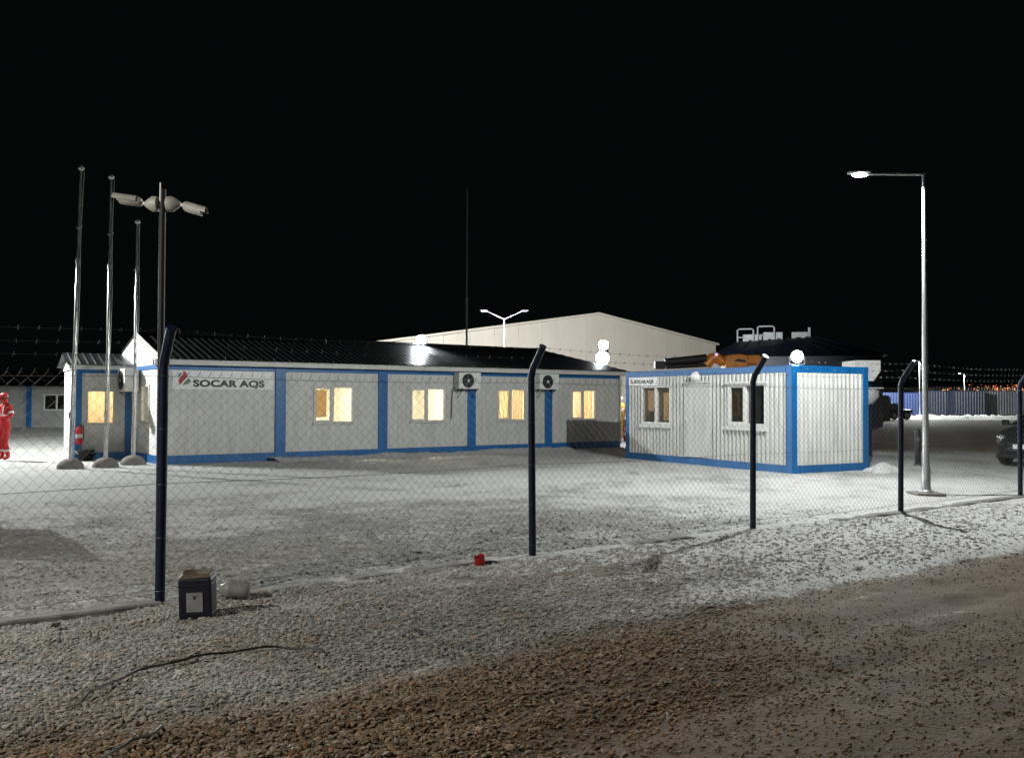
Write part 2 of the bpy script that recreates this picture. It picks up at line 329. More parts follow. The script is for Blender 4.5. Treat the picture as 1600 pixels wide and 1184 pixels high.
# loose gravel, real stones (uncountable): one mesh
def make_gravel():
    base = []
    t = (1+5**.5)/2
    ico = np.array([(-1,t,0),(1,t,0),(-1,-t,0),(1,-t,0),(0,-1,t),(0,1,t),(0,-1,-t),(0,1,-t),(t,0,-1),(t,0,1),(-t,0,-1),(-t,0,1)]); ico /= np.linalg.norm(ico[0])
    tri = np.array([(0,11,5),(0,5,1),(0,1,7),(0,7,10),(0,10,11),(1,5,9),(5,11,4),(11,10,2),(10,7,6),(7,1,8),(3,9,4),(3,4,2),(3,2,6),(3,6,8),(3,8,9),(4,9,5),(2,4,11),(6,2,10),(8,6,7),(9,8,1)])
    n = 420000
    D = 3.5 + 11.0*RNG.random(n)**1.25; T = (RNG.random(n)*2-1)*.62
    x = D*T; y = D
    u, nn = fence_uv(x, y)
    # keep probability: want density per m2 falling with distance; sample density ~ n/(area element)
    pdf = n/(11.0*1.24*D)/1.25*np.power(np.clip((D-3.5)/11.0, 1e-3, 1), -(1-1/1.25))
    sn = snow_at(x, y); br = brown_at(x, y)
    want = np.where(nn > .05, 3300*np.clip(1.25-1.15*sn, .05, 1), 800*np.clip(1.1-1.1*sn, .03, 1))
    want = np.where((nn > -.14) & (nn <= .10), 40, want)
    want = want*np.clip(6.0/D, 0, 1)**1.7
    want = np.where(nn < -2.5, want*.45, want)
    comp = sstep(.48, .62, fbm(x*.55+31, y*.9+12))*sstep(2.6, 3.2, nn)*(.35+.6*sstep(-2, 1.5, u))
    want = want*(1-.75*comp)*(.55+.9*fbm(x*2.1+7, y*2.1+40, 3))
    rg = sstep(-2.5, 3, u); want = np.where((nn > 0) & (nn < 2.5), want*(1-.55*rg), want); want = np.where(nn >= 2.5, want*(1-.74*sstep(-.5, 1.7, x-.27*(y-4.5)+1.8*(fbm(x*1.2+50, y*1.2+9, 3)-.5))), want)
    keep = RNG.random(n) < np.clip(want/pdf, 0, 1)
    x, y, nn, sn, br, D, u, comp = [a[keep] for a in (x, y, nn, sn, br, D, u, comp)]
    k = len(x); 
    size = .0044 + .0102*RNG.random(k)**2.0; size = size*np.where(nn > 2.5, 1.15, 1.0)*np.clip(D/6.5, 1, 1.5)*(1-.30*sstep(-1.5, 1.5, u)*sstep(2.4, 3, nn))*(1-.3*comp)*np.where(nn < 0, .85, 1)
    big = RNG.random(k) < .006; size = np.where(big, size*1.7, size)*(1-.35*sstep(-.3, 1.7, x-.27*(y-4.5))*(nn > 2.5))
    V = np.repeat(ico[None], k, 0)*(1 + (RNG.random((k, 12, 1))-.5)*.55)
    sc = np.stack([1.25+.5*RNG.random(k), .8+.4*RNG.random(k), .55+.35*RNG.random(k)], 1)*size[:, None]
    V = V*sc[:, None, :]
    az = RNG.random(k)*2*np.pi; ti = (RNG.random(k)-.5)*1.1
    ca, sa, ct, st_ = np.cos(az), np.sin(az), np.cos(ti), np.sin(ti)
    xx = V[..., 0]*ct[:, None] + V[..., 2]*st_[:, None]; zz = -V[..., 0]*st_[:, None] + V[..., 2]*ct[:, None]; yy = V[..., 1]
    V2 = np.stack([xx*ca[:, None] - yy*sa[:, None] + x[:, None], xx*sa[:, None] + yy*ca[:, None] + y[:, None], zz + (height_at(x, y) + size*(.10+.5*RNG.random(k) - .45*np.clip(sn, 0, 1)))[:, None]], -1)
    Fc = (tri[None] + (np.arange(k)*12)[:, None, None]).reshape(-1, 3)
    gr = np.array([.26, .256, .238]); brn = np.array([.180, .125, .072]); dk = np.array([.085, .08, .072]); sw = np.array([.48, .475, .46])
    c = gr[None]*(1-br[:, None]) + brn[None]*br[:, None]
    c = c*(.50 + .80*RNG.random((k, 1)))*(.70+.6*fbm(x*1.1+3, y*1.1+60, 3))[:, None]
    warm = (RNG.random((k, 1)) < .10)*np.array([[1.25, .95, .72]]) ; c = np.where(warm > 0, c*warm, c)
    pale = RNG.random(k) < .07; c[pale] = c[pale]*.5 + np.array([.36, .34, .30])*.5
    dust = np.clip(sn*1.05-.16+.25*(RNG.random(k)-.5), 0, .8)[:, None]; c = c*(1-dust) + sw[None]*dust
    cc = np.repeat(np.concatenate([c, np.ones((k, 1))], 1), 12, 0)
    me = bpy.data.meshes.new('gravel'); fast_mesh(me, V2.reshape(-1, 3), Fc); me.polygons.foreach_set('use_smooth', np.zeros(len(Fc), bool))
    a = me.color_attributes.new('stone_colour', 'FLOAT_COLOR', 'POINT'); a.data.foreach_set('color', cc.astype(np.float32).ravel())
    o = bpy.data.objects.new('gravel', me); COL.objects.link(o)
    m = bpy.data.materials.new('gravel_stones'); m.use_nodes = True; N = m.node_tree.nodes
    at_ = N.new('ShaderNodeAttribute'); at_.attribute_name = 'stone_colour'
    b = N['Principled BSDF']; b.inputs['Roughness'].default_value = .75; b.inputs['Specular IOR Level'].default_value = .3
    m.node_tree.links.new(at_.outputs['Color'], b.inputs['Base Color'])
    me.materials.append(m)
    tag(o, 'loose crushed stone gravel along the fence and track', 'gravel', kind='stuff')
    print('stones', k)
make_gravel()

# ---------------------------------------------------------------- lamps
def set_batwing(ld, low):
    ld.use_nodes = True; N = ld.node_tree.nodes; L = ld.node_tree.links
    e = N.get('Emission'); tc = N.new('ShaderNodeTexCoord'); sp = N.new('ShaderNodeSeparateXYZ'); L.new(tc.outputs['Normal'], sp.inputs[0])
    q = N.new('ShaderNodeMath'); q.operation = 'MULTIPLY'; L.new(sp.outputs[2], q.inputs[0]); L.new(sp.outputs[2], q.inputs[1])
    m = N.new('ShaderNodeMath'); m.operation = 'MULTIPLY_ADD'; m.inputs[1].default_value = -(1-low); m.inputs[2].default_value = 1.0; L.new(q.outputs[0], m.inputs[0])
    L.new(m.outputs[0], e.inputs['Strength'])
def street_lamp(loc, arms, h, arm, power, label, group, col=(.97, 1.0, .965), low=.48, lens='lens', tilt=0.0):
    r = empty('street_lamp', loc, 0, label, 'street lamp', group)
    MB().box(-.24, .24, -.24, .24, -.03, .035).build('base_plate', 'concrete', r, bevel=.01)
    MB().lathe([(.11, .035), (.11, .055), (.075, .08), (.072, .45), (.058, .47), (.052, 1.2), (.034, h)], 14).build('pole', 'galv', r, smooth=True)
    for a, on in arms:
        c, s = math.cos(a), math.sin(a); rise = math.tan(tilt)
        MB().tube([(0, 0, h-.01), (c*arm*.97, s*arm*.97, h-.01+arm*.97*rise)], [.030, .024], 8).build('arm', 'galv', r, smooth=True)
        hd = MB(); hz = h + arm*rise
        o = Vector((c*(arm+.10), s*(arm+.10), hz))
        hb = MB().lathe([(.02, -.20), (.075, -.17), (.10, -.02), (.10, .10), (.075, .19), (.02, .21)], 14, 'X')
        hb.v = [(o.x + x*c - y*s, o.y + x*s + y*c, o.z + z*.42 + .012) for x, y, z in hb.v]
        hd = hb.build('lamp_head', 'galv', r, smooth=True)
        lb = MB().lathe([(.02, -.052), (.078, -.047), (.088, -.03), (.088, -.022)], 16)
        lb.v = [(o.x + x*1.5*c - y*s, o.y + x*1.5*s + y*c, o.z + z) for x, y, z in lb.v]
        lb.build('lens', lens if on else 'lens_dim', hd, smooth=True)
        if on and power:
            ld = bpy.data.lights.new('street_light', 'SPOT'); ld.energy = power; ld.color = col; ld.shadow_soft_size = .022
            ld.spot_size = math.radians(172); ld.spot_blend = .12
            if low < 1: set_batwing(ld, low)
            lo = bpy.data.objects.new('light', ld); COL.objects.link(lo); lo.parent = r; lo.location = o + Vector((0, 0, -.16))
    return r
def flood_light(loc, aim, power, label, drop, size=.17, col=(.92, .96, 1.0), spot=150):
    """loc = centre of the lens; aim = horizontal direction (x,y) and dip; drop = bracket length down to its support"""
    rz = math.atan2(aim[1], aim[0]) - math.pi/2
    r = empty('flood_light', (loc[0], loc[1], loc[2]-drop), rz, label, 'flood light', 'flood lights')
    S = size
    MB().lathe([(S*.7, -.11), (S*1.05, -.09), (S*1.08, -.02), (S*1.02, -.015)], 20, 'Y', (0, 0, drop)).build('housing', 'dark_steel', r, smooth=True)
    fins = MB()
    for k in range(7): fins.box(-S*.85 + k*S*.27, -S*.85 + k*S*.27 + .012, -.17, -.105, drop-S*.7, drop+S*.7)
    fins.build('cooling_fins', 'dark_steel', r)
    MB().lathe([(S*.95, -.015), (S*.92, .012), (S*.6, .03), (S*.1, .036)], 20, 'Y', (0, 0, drop)).build('lens', 'lens', r, smooth=True)
    b = MB(); b.tube([(-S-.02, -.06, drop), (-S-.02, -.06, drop-S-.03), (S+.02, -.06, drop-S-.03), (S+.02, -.06, drop)], .012, 6)
    b.tube([(0, -.06, drop-S-.03), (0, -.06, 0)], .016, 6)
    b.build('bracket', 'galv', r)
    ld = bpy.data.lights.new('flood_beam', 'SPOT'); ld.energy = power; ld.color = col; ld.shadow_soft_size = .12; ld.spot_size = math.radians(spot); ld.spot_blend = .6
    lo = bpy.data.objects.new('light', ld); COL.objects.link(lo); lo.parent = r; lo.location = (0, .06, drop)
    lo.rotation_euler = (math.radians(90) - aim[2], 0, 0)
    return r
LG = 'tall single arm street lamps'
street_lamp((7.19, 15.94, 0), [(math.pi, True)], 5.59, 1.02, P_STREET, 'tall lit lamp post standing beyond the fence between its two right posts', LG)
street_lamp((-17.2, 25.3, 0), [(-.25, True)], 5.6, 1.1, P_LEFT, 'lamp post just outside the left edge lighting the flagpoles', LG, low=.25)
street_lamp((-8.0, 2.4, 0), [(.15, True)], 4.6, 1.1, P_NEARLEFT, 'lamp post left of the camera lighting the near gravel', LG, col=(1, .95, .85), low=.8)
p = at(788, 497, 47); street_lamp((p.x, p.y, 0), [(math.pi, True), (0, False)], 5.76, .93, 9000, 'two armed lamp post in front of the big pale hall', 'lamp posts far behind', tilt=.42)
p = at(1437, 600, 92); street_lamp((p.x, p.y, 0), [(math.pi, True)], 5.65, .5, 16000, 'distant lamp post just left of the near lamp post', 'lamp posts far behind', low=1)
p = at(1507, 600, 140); street_lamp((p.x, p.y, 0), [(math.pi, True)], 5.8, .6, 14000, 'smallest most distant lamp post under the town lights', 'lamp posts far behind', low=1)

# ---------------------------------------------------------------- building pieces
def ribbed_sheet(mb, x0, x1, z0, z1, amp=.040, period=.137, y=0.0, vertical='xz'):
    n = max(2, int(round((x1-x0)/period*8))); vs = []; fs = []
    for i in range(n+1):
        x = x0 + (x1-x0)*i/n; ph = (x/period) % 1.0
        c = .5 - .5*math.cos(2*math.pi*ph); d = y - amp*min(1, c*1.6)
        for z in (z0, z1):
            vs.append((x, d, z) if vertical == 'xz' else (d, x, z))
    for i in range(n): fs.append((2*i, 2*i+2, 2*i+3, 2*i+1))
    mb.add(vs, fs)
def window(parent, x0, x1, z0, z1, y=0.0, thick=.08, frame='pvc', split=.47, left_sash=True, fw=.045, name='window', mat='glass', y_side=None, sill=True):
    """two light window in a wall whose outer face is y (inward +y); frame is the part, panes / mullion / sash / sill its pieces"""
    f = MB(); yo, yi = y-.02, y+thick
    f.box(x0, x1, yo, yi, z0, z0+fw); f.box(x0, x1, yo, yi, z1-fw, z1); f.box(x0, x0+fw, yo, yi, z0+fw, z1-fw); f.box(x1-fw, x1, yo, yi, z0+fw, z1-fw)
    F = f.build(name, frame, parent, bevel=.006)
    xm = x0 + (x1-x0)*split
    if split < 1: MB().box(xm-.035, xm+.035, yo+.004, yi-.004, z0+fw, z1-fw).build('mullion', frame, F)
    else: xm = x1-fw+.035
    a0, a1 = x0+fw, xm-.035
    if left_sash:
        s = MB(); t = .035
        s.box(a0, a1, y-.012, y+.04, z0+fw, z0+fw+t); s.box(a0, a1, y-.012, y+.04, z1-fw-t, z1-fw); s.box(a0, a0+t, y-.012, y+.04, z0+fw+t, z1-fw-t); s.box(a1-t, a1, y-.012, y+.04, z0+fw+t, z1-fw-t)
        s.build('sash', frame, F); a0 += t; a1 -= t
        MB().box(a0, a1, y+.012, y+.016, z0+fw+t, z1-fw-t).build('pane', mat, F)
    else: MB().box(a0, a1, y+.012, y+.016, z0+fw, z1-fw).build('pane', mat, F)
    if split < 1: MB().box(xm+.035, x1-fw, y+.030, y+.034, z0+fw, z1-fw).build('pane', mat, F)
    if sill: MB().box(x0-.03, x1+.03, y-.06, y+.004, z0-.035, z0-.003).build('sill', frame, F)
    return F
def curtain(parent, x0, x1, z0, z1, y, mat='curtain', waves=9, amp=.018):
    n = waves*6; vs = []; fs = []
    for i in range(n+1):
        x = x0 + (x1-x0)*i/n; d = y + amp*math.sin(i/6*2*math.pi + .7*math.sin(i*.37))
        vs += [(x, d, z0), (x, d, z1)]
    for i in range(n): fs.append((2*i, 2*i+2, 2*i+3, 2*i+1))
    m = MB(); m.add(vs, fs); return m.build('curtain', mat, parent, smooth=True)
def wall_with_holes(mb, x0, x1, z0, z1, holes, y0=0.0, y1=.08):
    xs = x0
    for (a, b, c, d) in sorted(holes):
        if a > xs: mb.box(xs, a, y0, y1, z0, z1)
        mb.box(a, b, y0, y1, z0, c); mb.box(a, b, y0, y1, d, z1); xs = b
    if xs < x1: mb.box(xs, x1, y0, y1, z0, z1)
def side_wall(mb, y0, y1, z0, z1, holes, x0=0.0, x1=.08):
    ys = y0
    for (a, b, c, d) in sorted(holes):
        if a > ys: mb.box(x0, x1, ys, a, z0, z1)
        mb.box(x0, x1, a, b, z0, c); mb.box(x0, x1, a, b, d, z1); ys = b
    if ys < y1: mb.box(x0, x1, ys, y1, z0, z1)
def roof_slope(x0, x1, xr0, xr1, ye, ze, yr, zr, rib=.19, h=.014, th=.03):
    """ribbed slope from eave (ye,ze) x0..x1 to ridge (yr,zr) xr0..xr1"""
    m = MB(); n = int((x1-x0)/rib); xs = []
    for k in range(n+1):
        b = x0 + k*rib
        for dx, hh in ((0, 0), (.10, 0), (.12, h), (.165, h), (.185, 0)):
            if b+dx <= x1: xs.append((b+dx, hh))
    xs.append((x1, 0)); vs = []; fs = []
    for x, hh in xs:
        t = 1.0
        if x > xr1: t = min(t, (x1-x)/(x1-xr1))
        if x < xr0: t = min(t, (x-x0)/(xr0-x0))
        vs += [(x, ye, ze+hh), (x, ye+(yr-ye)*t, ze+(zr-ze)*t+hh)]
    for i in range(len(xs)-1): fs.append((2*i, 2*i+2, 2*i+3, 2*i+1))
    m.add(vs, fs)
    m2 = MB(); m2.add([(x0, ye, ze-th), (x1, ye, ze-th), (xr1, yr, zr-th), (xr0, yr, zr-th)], [(0, 1, 2, 3)])
    m.add(m2.v, m2.f); return m

# ---------------------------------------------------------------- main office block
FO = Vector((-8.7065, 22.7043, 0)); FA = math.pi/2 - .929
MW = 3.105; NM = 5; BL = MW*NM + .05; BD = 4.4
bld = empty('office_building', FO, FA, 'long grey office block with blue frame, four lit windows and a dark ribbed roof', 'building')
WIN = {1: (4.07, 5.29, .96, 1.98), 2: (7.13, 8.36, .96, 1.97), 3: (10.27, 11.44, .95, 1.97), 4: (13.33, 14.48, .95, 1.97)}
cols = [3.115, 6.215, 9.305, 12.35]
edges = [0.0] + cols + [BL]
for k in range(NM):
    a = edges[k] + (.15 if k else .0); b = edges[k+1] - (.15 if k < NM-1 else 0)
    h = [WIN[k]] if k in WIN else []
    m = MB(); wall_with_holes(m, a, b, .2, 2.35, h); m.build('wall_panel', 'wall', bld)
    if k:
        xs = [a + (b-a)*q for q in ((.78,) if k in (2, 3) else ())]
        for x in xs: MB().box(x, x+.018, -.008, 0, .2, 1.93).build('seam_strip', 'trim', bld)
    MB().box(a, b, -.025, .08, 2.35, 2.46).build('top_rail', 'blue', bld, bevel=.006)
    MB().box(a, b, -.030, .08, -.06, .2).build('bottom_rail', 'blue', bld, bevel=.006)
for c in cols: MB().box(c-.149, c+.149, -.04, .09, -.06, 2.462).build('column', 'blue', bld, bevel=.008)
MB().box(-.03, .13, -.035, -.001, .0, 2.46).build('corner_trim', 'trim', bld, bevel=.006)
MB().box(-.20, BL+.20, -.24, -.02, 2.463, 2.60).build('fascia', 'trim', bld, bevel=.012)
MB().box(-.20, BL+.20, -.018, .35, 2.463, 2.50).build('soffit', 'trim', bld)
MB().tube([(BL-.06, -.09, .1), (BL-.06, -.09, 2.46)], .04, 10).build('downpipe', 'trim', bld, smooth=True)
# left end wall with its small window
SW = (.95, 1.70, 1.0, 1.98)
m = MB(); side_wall(m, .082, BD, .2, 2.36, [SW]); m.build('end_wall', 'gable', bld)
MB().box(-.025, .06, -.001, BD, 2.362, 2.47).build('top_rail', 'blue', bld, bevel=.006)
MB().box(-.03, .06, -.001, BD, -.06, .198).build('bottom_rail', 'blue', bld, bevel=.006)
f = MB(); y0, y1, z0, z1 = SW
f.box(-.02, .06, y0, y1, z0, z0+.05); f.box(-.02, .06, y0, y1, z1-.05, z1); f.box(-.02, .06, y0, y0+.05, z0+.05, z1-.05); f.box(-.02, .06, y1-.05, y1, z0+.05, z1-.05); f.box(-.015, .055, (y0+y1)/2-.03, (y0+y1)/2+.03, z0+.05, z1-.05)
F = f.build('window', 'pvc', bld)
MB().box(.02, .024, y0+.05, (y0+y1)/2-.03, z0+.05, z1-.05).build('pane', 'glass', F); MB().box(.02, .024, (y0+y1)/2+.03, y1-.05, z0+.05, z1-.05).build('pane', 'glass', F)
MB().box(-.05, -.001, y0-.03, y1+.03, z0-.035, z0-.003).build('sill', 'pvc', F)
m = MB(); m.box(BL-.08, BL, .082, BD, .0, 2.46); m.build('end_wall', 'wall', bld)
MB().box(0, BL, BD+.002, BD+.08, 0, 2.46).build('rear_wall', 'wall', bld)
# inside: floor, ceiling, partitions, lamps
MB().box(.09, BL-.09, .09, BD-.01, .02, .14).build('floor', 'room', bld)
MB().box(.09, BL-.09, .09, BD-.01, 2.40, 2.455).build('ceiling', 'room', bld)
for c in cols: MB().box(c-.05, c+.05, .10, BD-.02, .14, 2.40).build('partition', 'room', bld)
MB().box(.10, BL-.10, 3.0, 3.06, .141, 2.399).build('inner_wall', 'room', bld)
for k in range(NM): MB().box(edges[k]+1.2, edges[k]+1.8, 1.2, 1.8, 2.37, 2.398).build('ceiling_lamp', 'room_lamp', bld)
for k, (xa, za, zb) in enumerate(((4.2, 1.15, 1.55), (4.95, 1.62, 1.66), (7.9, 1.20, 1.50), (7.2, 1.70, 1.74))):
    MB().box(xa, xa+(.38 if k % 2 == 0 else .7), 2.72, 2.99, za, zb).build('shelf', 'board_dark', bld, bevel=.01)
# windows and curtains
for k, (a, b, c, d) in WIN.items():
    W = window(bld, a, b, c, d, frame='trim')
    xm = a + (b-a)*.47
    if k == 1: MB().box(a+.12, xm-.12, .12, .13, c+.16, d-.10).build('blank_board', 'curtain', W)
    if k == 2: curtain(W, a+.05, a+.22, c+.02, d-.02, 1.9, 'pink_curtain', 3); curtain(W, a+.25, xm+.06, c-.3, d-.02, 2.2, 'pink_curtain', 5)
    if k == 3: curtain(W, a+.02, b-.02, c+.02, d-.02, .16, 'curtain', 11)
    if k == 4: curtain(W, a+.02, xm+.02, c+.02, d-.02, .16, 'pink_curtain', 7); curtain(W, xm+.06, b-.02, c+.02, d-.02, .19, 'curtain', 6)
# roof
RY, RZ = 2.2, 3.38; XE = BL+.22; XR = 13.95
roof_slope(-.05, XE, -.05, XR, -.25, 2.612, RY, RZ).build('roof', 'roof', bld)
roof_slope(-.05, XE, -.05, XR, BD+.3, 2.612, RY, RZ).build('roof', 'roof', bld)
m = MB(); m.add([(XE, -.25, 2.615), (XE, BD+.3, 2.615), (XR, RY, RZ+.003)], [(0, 1, 2)]); m.build('roof_hip', 'roof', bld)
MB().tube([(-.07, RY, RZ+.02), (XR, RY, RZ+.02)], .05, 8).build('ridge_cap', 'roof', bld, smooth=True)
for (za, zb) in ((2.475, 2.74), (2.752, 3.04), (3.052, 3.345)):           # gable boards
    def hw(z): return (RZ-.03-z)/(RZ-2.60)*2.38
    ha, hb = min(hw(za), 2.18), max(hw(zb), .02)
    MB().prism([(RY-ha, za), (RY+ha, za), (RY+hb, zb), (RY-hb, zb)], -.012, .03, 'X').build('gable_board', 'gable', bld)
v = MB(); v.add([(-.075, -.27, 2.60), (-.075, RY, RZ-.01), (-.075, RY, RZ+.05), (-.075, -.27, 2.655), (-.052, -.27, 2.60), (-.052, RY, RZ-.01), (-.052, RY, RZ+.05), (-.052, -.27, 2.655)], [(0,1,2,3),(4,7,6,5),(0,4,5,1),(3,2,6,7),(0,3,7,4)])
v.build('verge_trim', 'trim', bld)

# ---------------------------------------------------------------- small wing at the left end
def L2W(x, y, z=0): return FO + Vector((math.cos(FA)*x - math.sin(FA)*y, math.sin(FA)*x + math.cos(FA)*y, z))
WU = 1.43
WA = FA - .10; _c = L2W(-.02, 2.5)
wing = empty('office_wing', _c - Vector((math.cos(WA), math.sin(WA), 0))*(WU-.02), WA, 'narrow grey wing with one tan lit window, left of the long block', 'building')
wd = 2.6; ww = (.27, .98, .93, 1.85)
m = MB(); wall_with_holes(m, .17, WU-.21, .2, 2.28, [ww]); m.build('wall_panel', 'wall', wing)
MB().box(0, .168, -.03, .14, -.06, 2.38).build('column', 'blue', wing, bevel=.008)
MB().box(WU-.208, WU-.06, -.03, .08, -.06, 2.28).build('column', 'blue', wing, bevel=.008)
MB().box(.17, WU-.06, -.025, .08, 2.282, 2.38).build('top_rail', 'blue', wing, bevel=.006)
MB().box(.17, WU-.21, -.028, .08, -.06, .198).build('bottom_rail', 'blue', wing, bevel=.006)
MB().box(-.02, .06, .142, wd, .0, 2.38).build('end_wall', 'gable', wing)
MB().box(0, WU-.03, wd+.002, wd+.08, 0, 2.38).build('rear_wall', 'wall', wing)
MB().box(.08, WU-.06, .10, wd-.01, .02, .14).build('floor', 'room', wing)
MB().box(.08, WU-.06, .10, wd-.01, 2.30, 2.375).build('ceiling', 'room', wing)
MB().box(WU-.06, WU-.035, .10, wd, .14, 2.30).build('partition', 'room', wing)
MB().box(.5, .9, .9, 1.3, 2.27, 2.298).build('ceiling_lamp', 'room_lamp', wing)
W = window(wing, *ww, frame='trim', split=1, left_sash=False, fw=.05)
curtain(W, ww[0]+.01, ww[1]-.01, ww[2]+.01, ww[3]-.01, .15, 'curtain', 5, .006)
MB().box(-.16, WU-.04, -.16, -.02, 2.383, 2.50).build('fascia', 'trim', wing, bevel=.01)
roof_slope(-.2, WU-.05, -.2, WU-.05, -.18, 2.51, wd/2, 2.86).build('roof', 'roof', wing)
roof_slope(-.2, WU-.05, -.2, WU-.05, wd+.2, 2.51, wd/2, 2.86).build('roof', 'roof', wing)
MB().prism([(-.10, 2.39), (wd+.1, 2.39), (wd+.1, 2.50), (wd/2, 2.83), (-.10, 2.50)], -.06, -.025, 'X').build('gable_board', 'gable', wing)

# ---------------------------------------------------------------- sandwich container (guard cabin)
CO = Vector((6.2435, 20.4501, 0)); CA = -1.0563; CL, CW, CH = 6.155, 2.50, 2.41
dl = Vector((-math.cos(1.0563), math.sin(1.0563), 0)); ds = Vector((math.sin(1.0563), math.cos(1.0563), 0))
cab = empty('container_cabin', CO + dl*CL, CA, 'white corrugated container cabin with bright blue frame, door and two windows', 'cabin')
fr = .165
h1, h2, hd = (.725, 1.975, .98, 2.0), (4.125, 5.385, 1.02, 2.01), (2.545, 3.505, fr, 2.08)
for nm, x0, x1, z0, z1 in (('wall_panel', fr, h1[0], fr, CH-fr), ('wall_panel', h1[1], hd[0], fr, CH-fr), ('wall_panel', hd[1], h2[0], fr, CH-fr), ('wall_panel', h2[1], CL-fr, fr, CH-fr),
                       ('wall_panel', h1[0], h1[1], fr, h1[2]), ('wall_panel', h1[0], h1[1], h1[3], CH-fr), ('wall_panel', h2[0], h2[1], fr, h2[2]), ('wall_panel', h2[0], h2[1], h2[3], CH-fr), ('wall_panel', hd[0], hd[1], hd[3], CH-fr)):
    m = MB(); ribbed_sheet(m, x0, x1, z0, z1, y=.015); m.box(x0, x1, .018, .07, z0, z1); m.build(nm, 'corrugated', cab, smooth=True)
m = MB(); ribbed_sheet(m, fr, CW-fr, fr, CH-fr, amp=-.036, y=CL-.015, vertical='yz'); m.box(CL-.07, CL-.018, fr, CW-fr, fr, CH-fr); m.build('end_panel', 'corrugated', cab, smooth=True)
MB().box(.018, .07, fr, CW-fr, fr, CH-fr).build('end_panel', 'corrugated', cab)
MB().box(fr, CL-fr, CW-.07, CW-.018, fr, CH-fr).build('rear_panel', 'corrugated', cab)
for (x0, x1) in ((0, fr), (CL-fr, CL)):
    for (y0, y1) in ((0, fr), (CW-fr, CW)): MB().box(x0-.012 if x0 == 0 else x0, x1+.012 if x0 else x1, y0-.012 if y0 == 0 else y0, y1+.012 if y0 else y1, -.05, CH).build('corner_post', 'blue', cab, bevel=.012)
for (z0, z1) in ((-.05, fr), (CH-fr, CH-.003)):
    MB().box(fr+.001, CL-fr-.001, -.008, fr-.02, z0, z1).build('long_rail', 'blue', cab, bevel=.01); MB().box(fr+.001, CL-fr-.001, CW-fr+.02, CW+.008, z0, z1).build('long_rail', 'blue', cab, bevel=.01)
    MB().box(-.008, fr-.02, fr+.001, CW-fr-.001, z0, z1).build('end_rail', 'blue', cab, bevel=.01); MB().box(CL-fr+.02, CL+.008, fr+.001, CW-fr-.001, z0, z1).build('end_rail', 'blue', cab, bevel=.01)
MB().box(.10, CL-.10, .10, CW-.10, CH-.10, CH-.03).build('roof', 'trim', cab)
MB().box(.10, CL-.10, .10, CW-.10, .02, .12).build('floor', 'board_dark', cab)
W1 = window(cab, *h1, y=-.015, thick=.09, split=.5, left_sash=False, fw=.05)
MB().box(h1[0]-.04, h1[1]+.04, -.07, -.037, h1[2]-.10, h1[2]-.036).build('sill_apron', 'pvc', W1)
MB().box(3.7, 3.76, .11, CW-.11, .12, CH-.11).build('partition', 'dark', cab)  # partition added to keep the fill lamp's light from the second window
MB().box(1.6, 1.9, 1.2, 1.5, CH-.14, CH-.105).build('ceiling_lamp', 'cab_fill_lamp', cab)  # added fill lamp, brightens the blind and card behind the first window
MB().box(.86, 1.28, .10, .115, 1.32, 1.88).build('blind', 'pink_curtain', W1)
MB().box(1.50, 1.86, .13, .15, 1.07, 1.82).build('card_board', 'curtain', W1)
W2 = window(cab, *h2, y=-.015, thick=.09, split=.47, left_sash=True, fw=.05)
MB().box(h2[0]-.06, h2[1]+.06, -.08, -.037, h2[3]+.002, h2[3]+.05).build('head_cover', 'pvc', W2)
MB().box(h2[0]-.06, h2[1]+.06, -.07, -.037, h2[2]-.11, h2[2]-.036).build('sill_apron', 'pvc', W2)
dr = MB().box(hd[0]+.03, hd[1]-.03, -.030, .03, hd[2]+.01, hd[3]-.03).build('door', 'corrugated', cab, bevel=.006)
f = MB(); f.box(hd[0], hd[0]+.028, -.04, .06, hd[2], hd[3]); f.box(hd[1]-.028, hd[1], -.04, .06, hd[2], hd[3]); f.box(hd[0]-.03, hd[1]+.03, -.055, .06, hd[3]-.028, hd[3]+.012); f.build('door_frame', 'trim', dr)
h = MB(); h.box(hd[0]+.07, hd[0]+.11, -.045, -.031, .98, 1.22); h.tube([(hd[0]+.09, -.04, 1.12), (hd[0]+.09, -.085, 1.12), (hd[0]+.21, -.085, 1.12)], .011, 8); h.build('handle', 'pvc', dr)
lp = empty('door_lamp', (0, 0, 0), 0, 'round white bulkhead lamp above the cabin door', 'lamp'); lp.matrix_world = cab.matrix_basis @ Matrix.Translation((2.98, -.02, 2.21))
MB().lathe([(.13, .008), (.13, -.03), (.11, -.05)], 20, 'Y').build('base', 'white_metal', lp, smooth=True)
MB().lathe([(.115, -.05), (.11, -.09), (.08, -.13), (.03, -.15)], 20, 'Y').build('globe', 'pvc', lp, smooth=True)

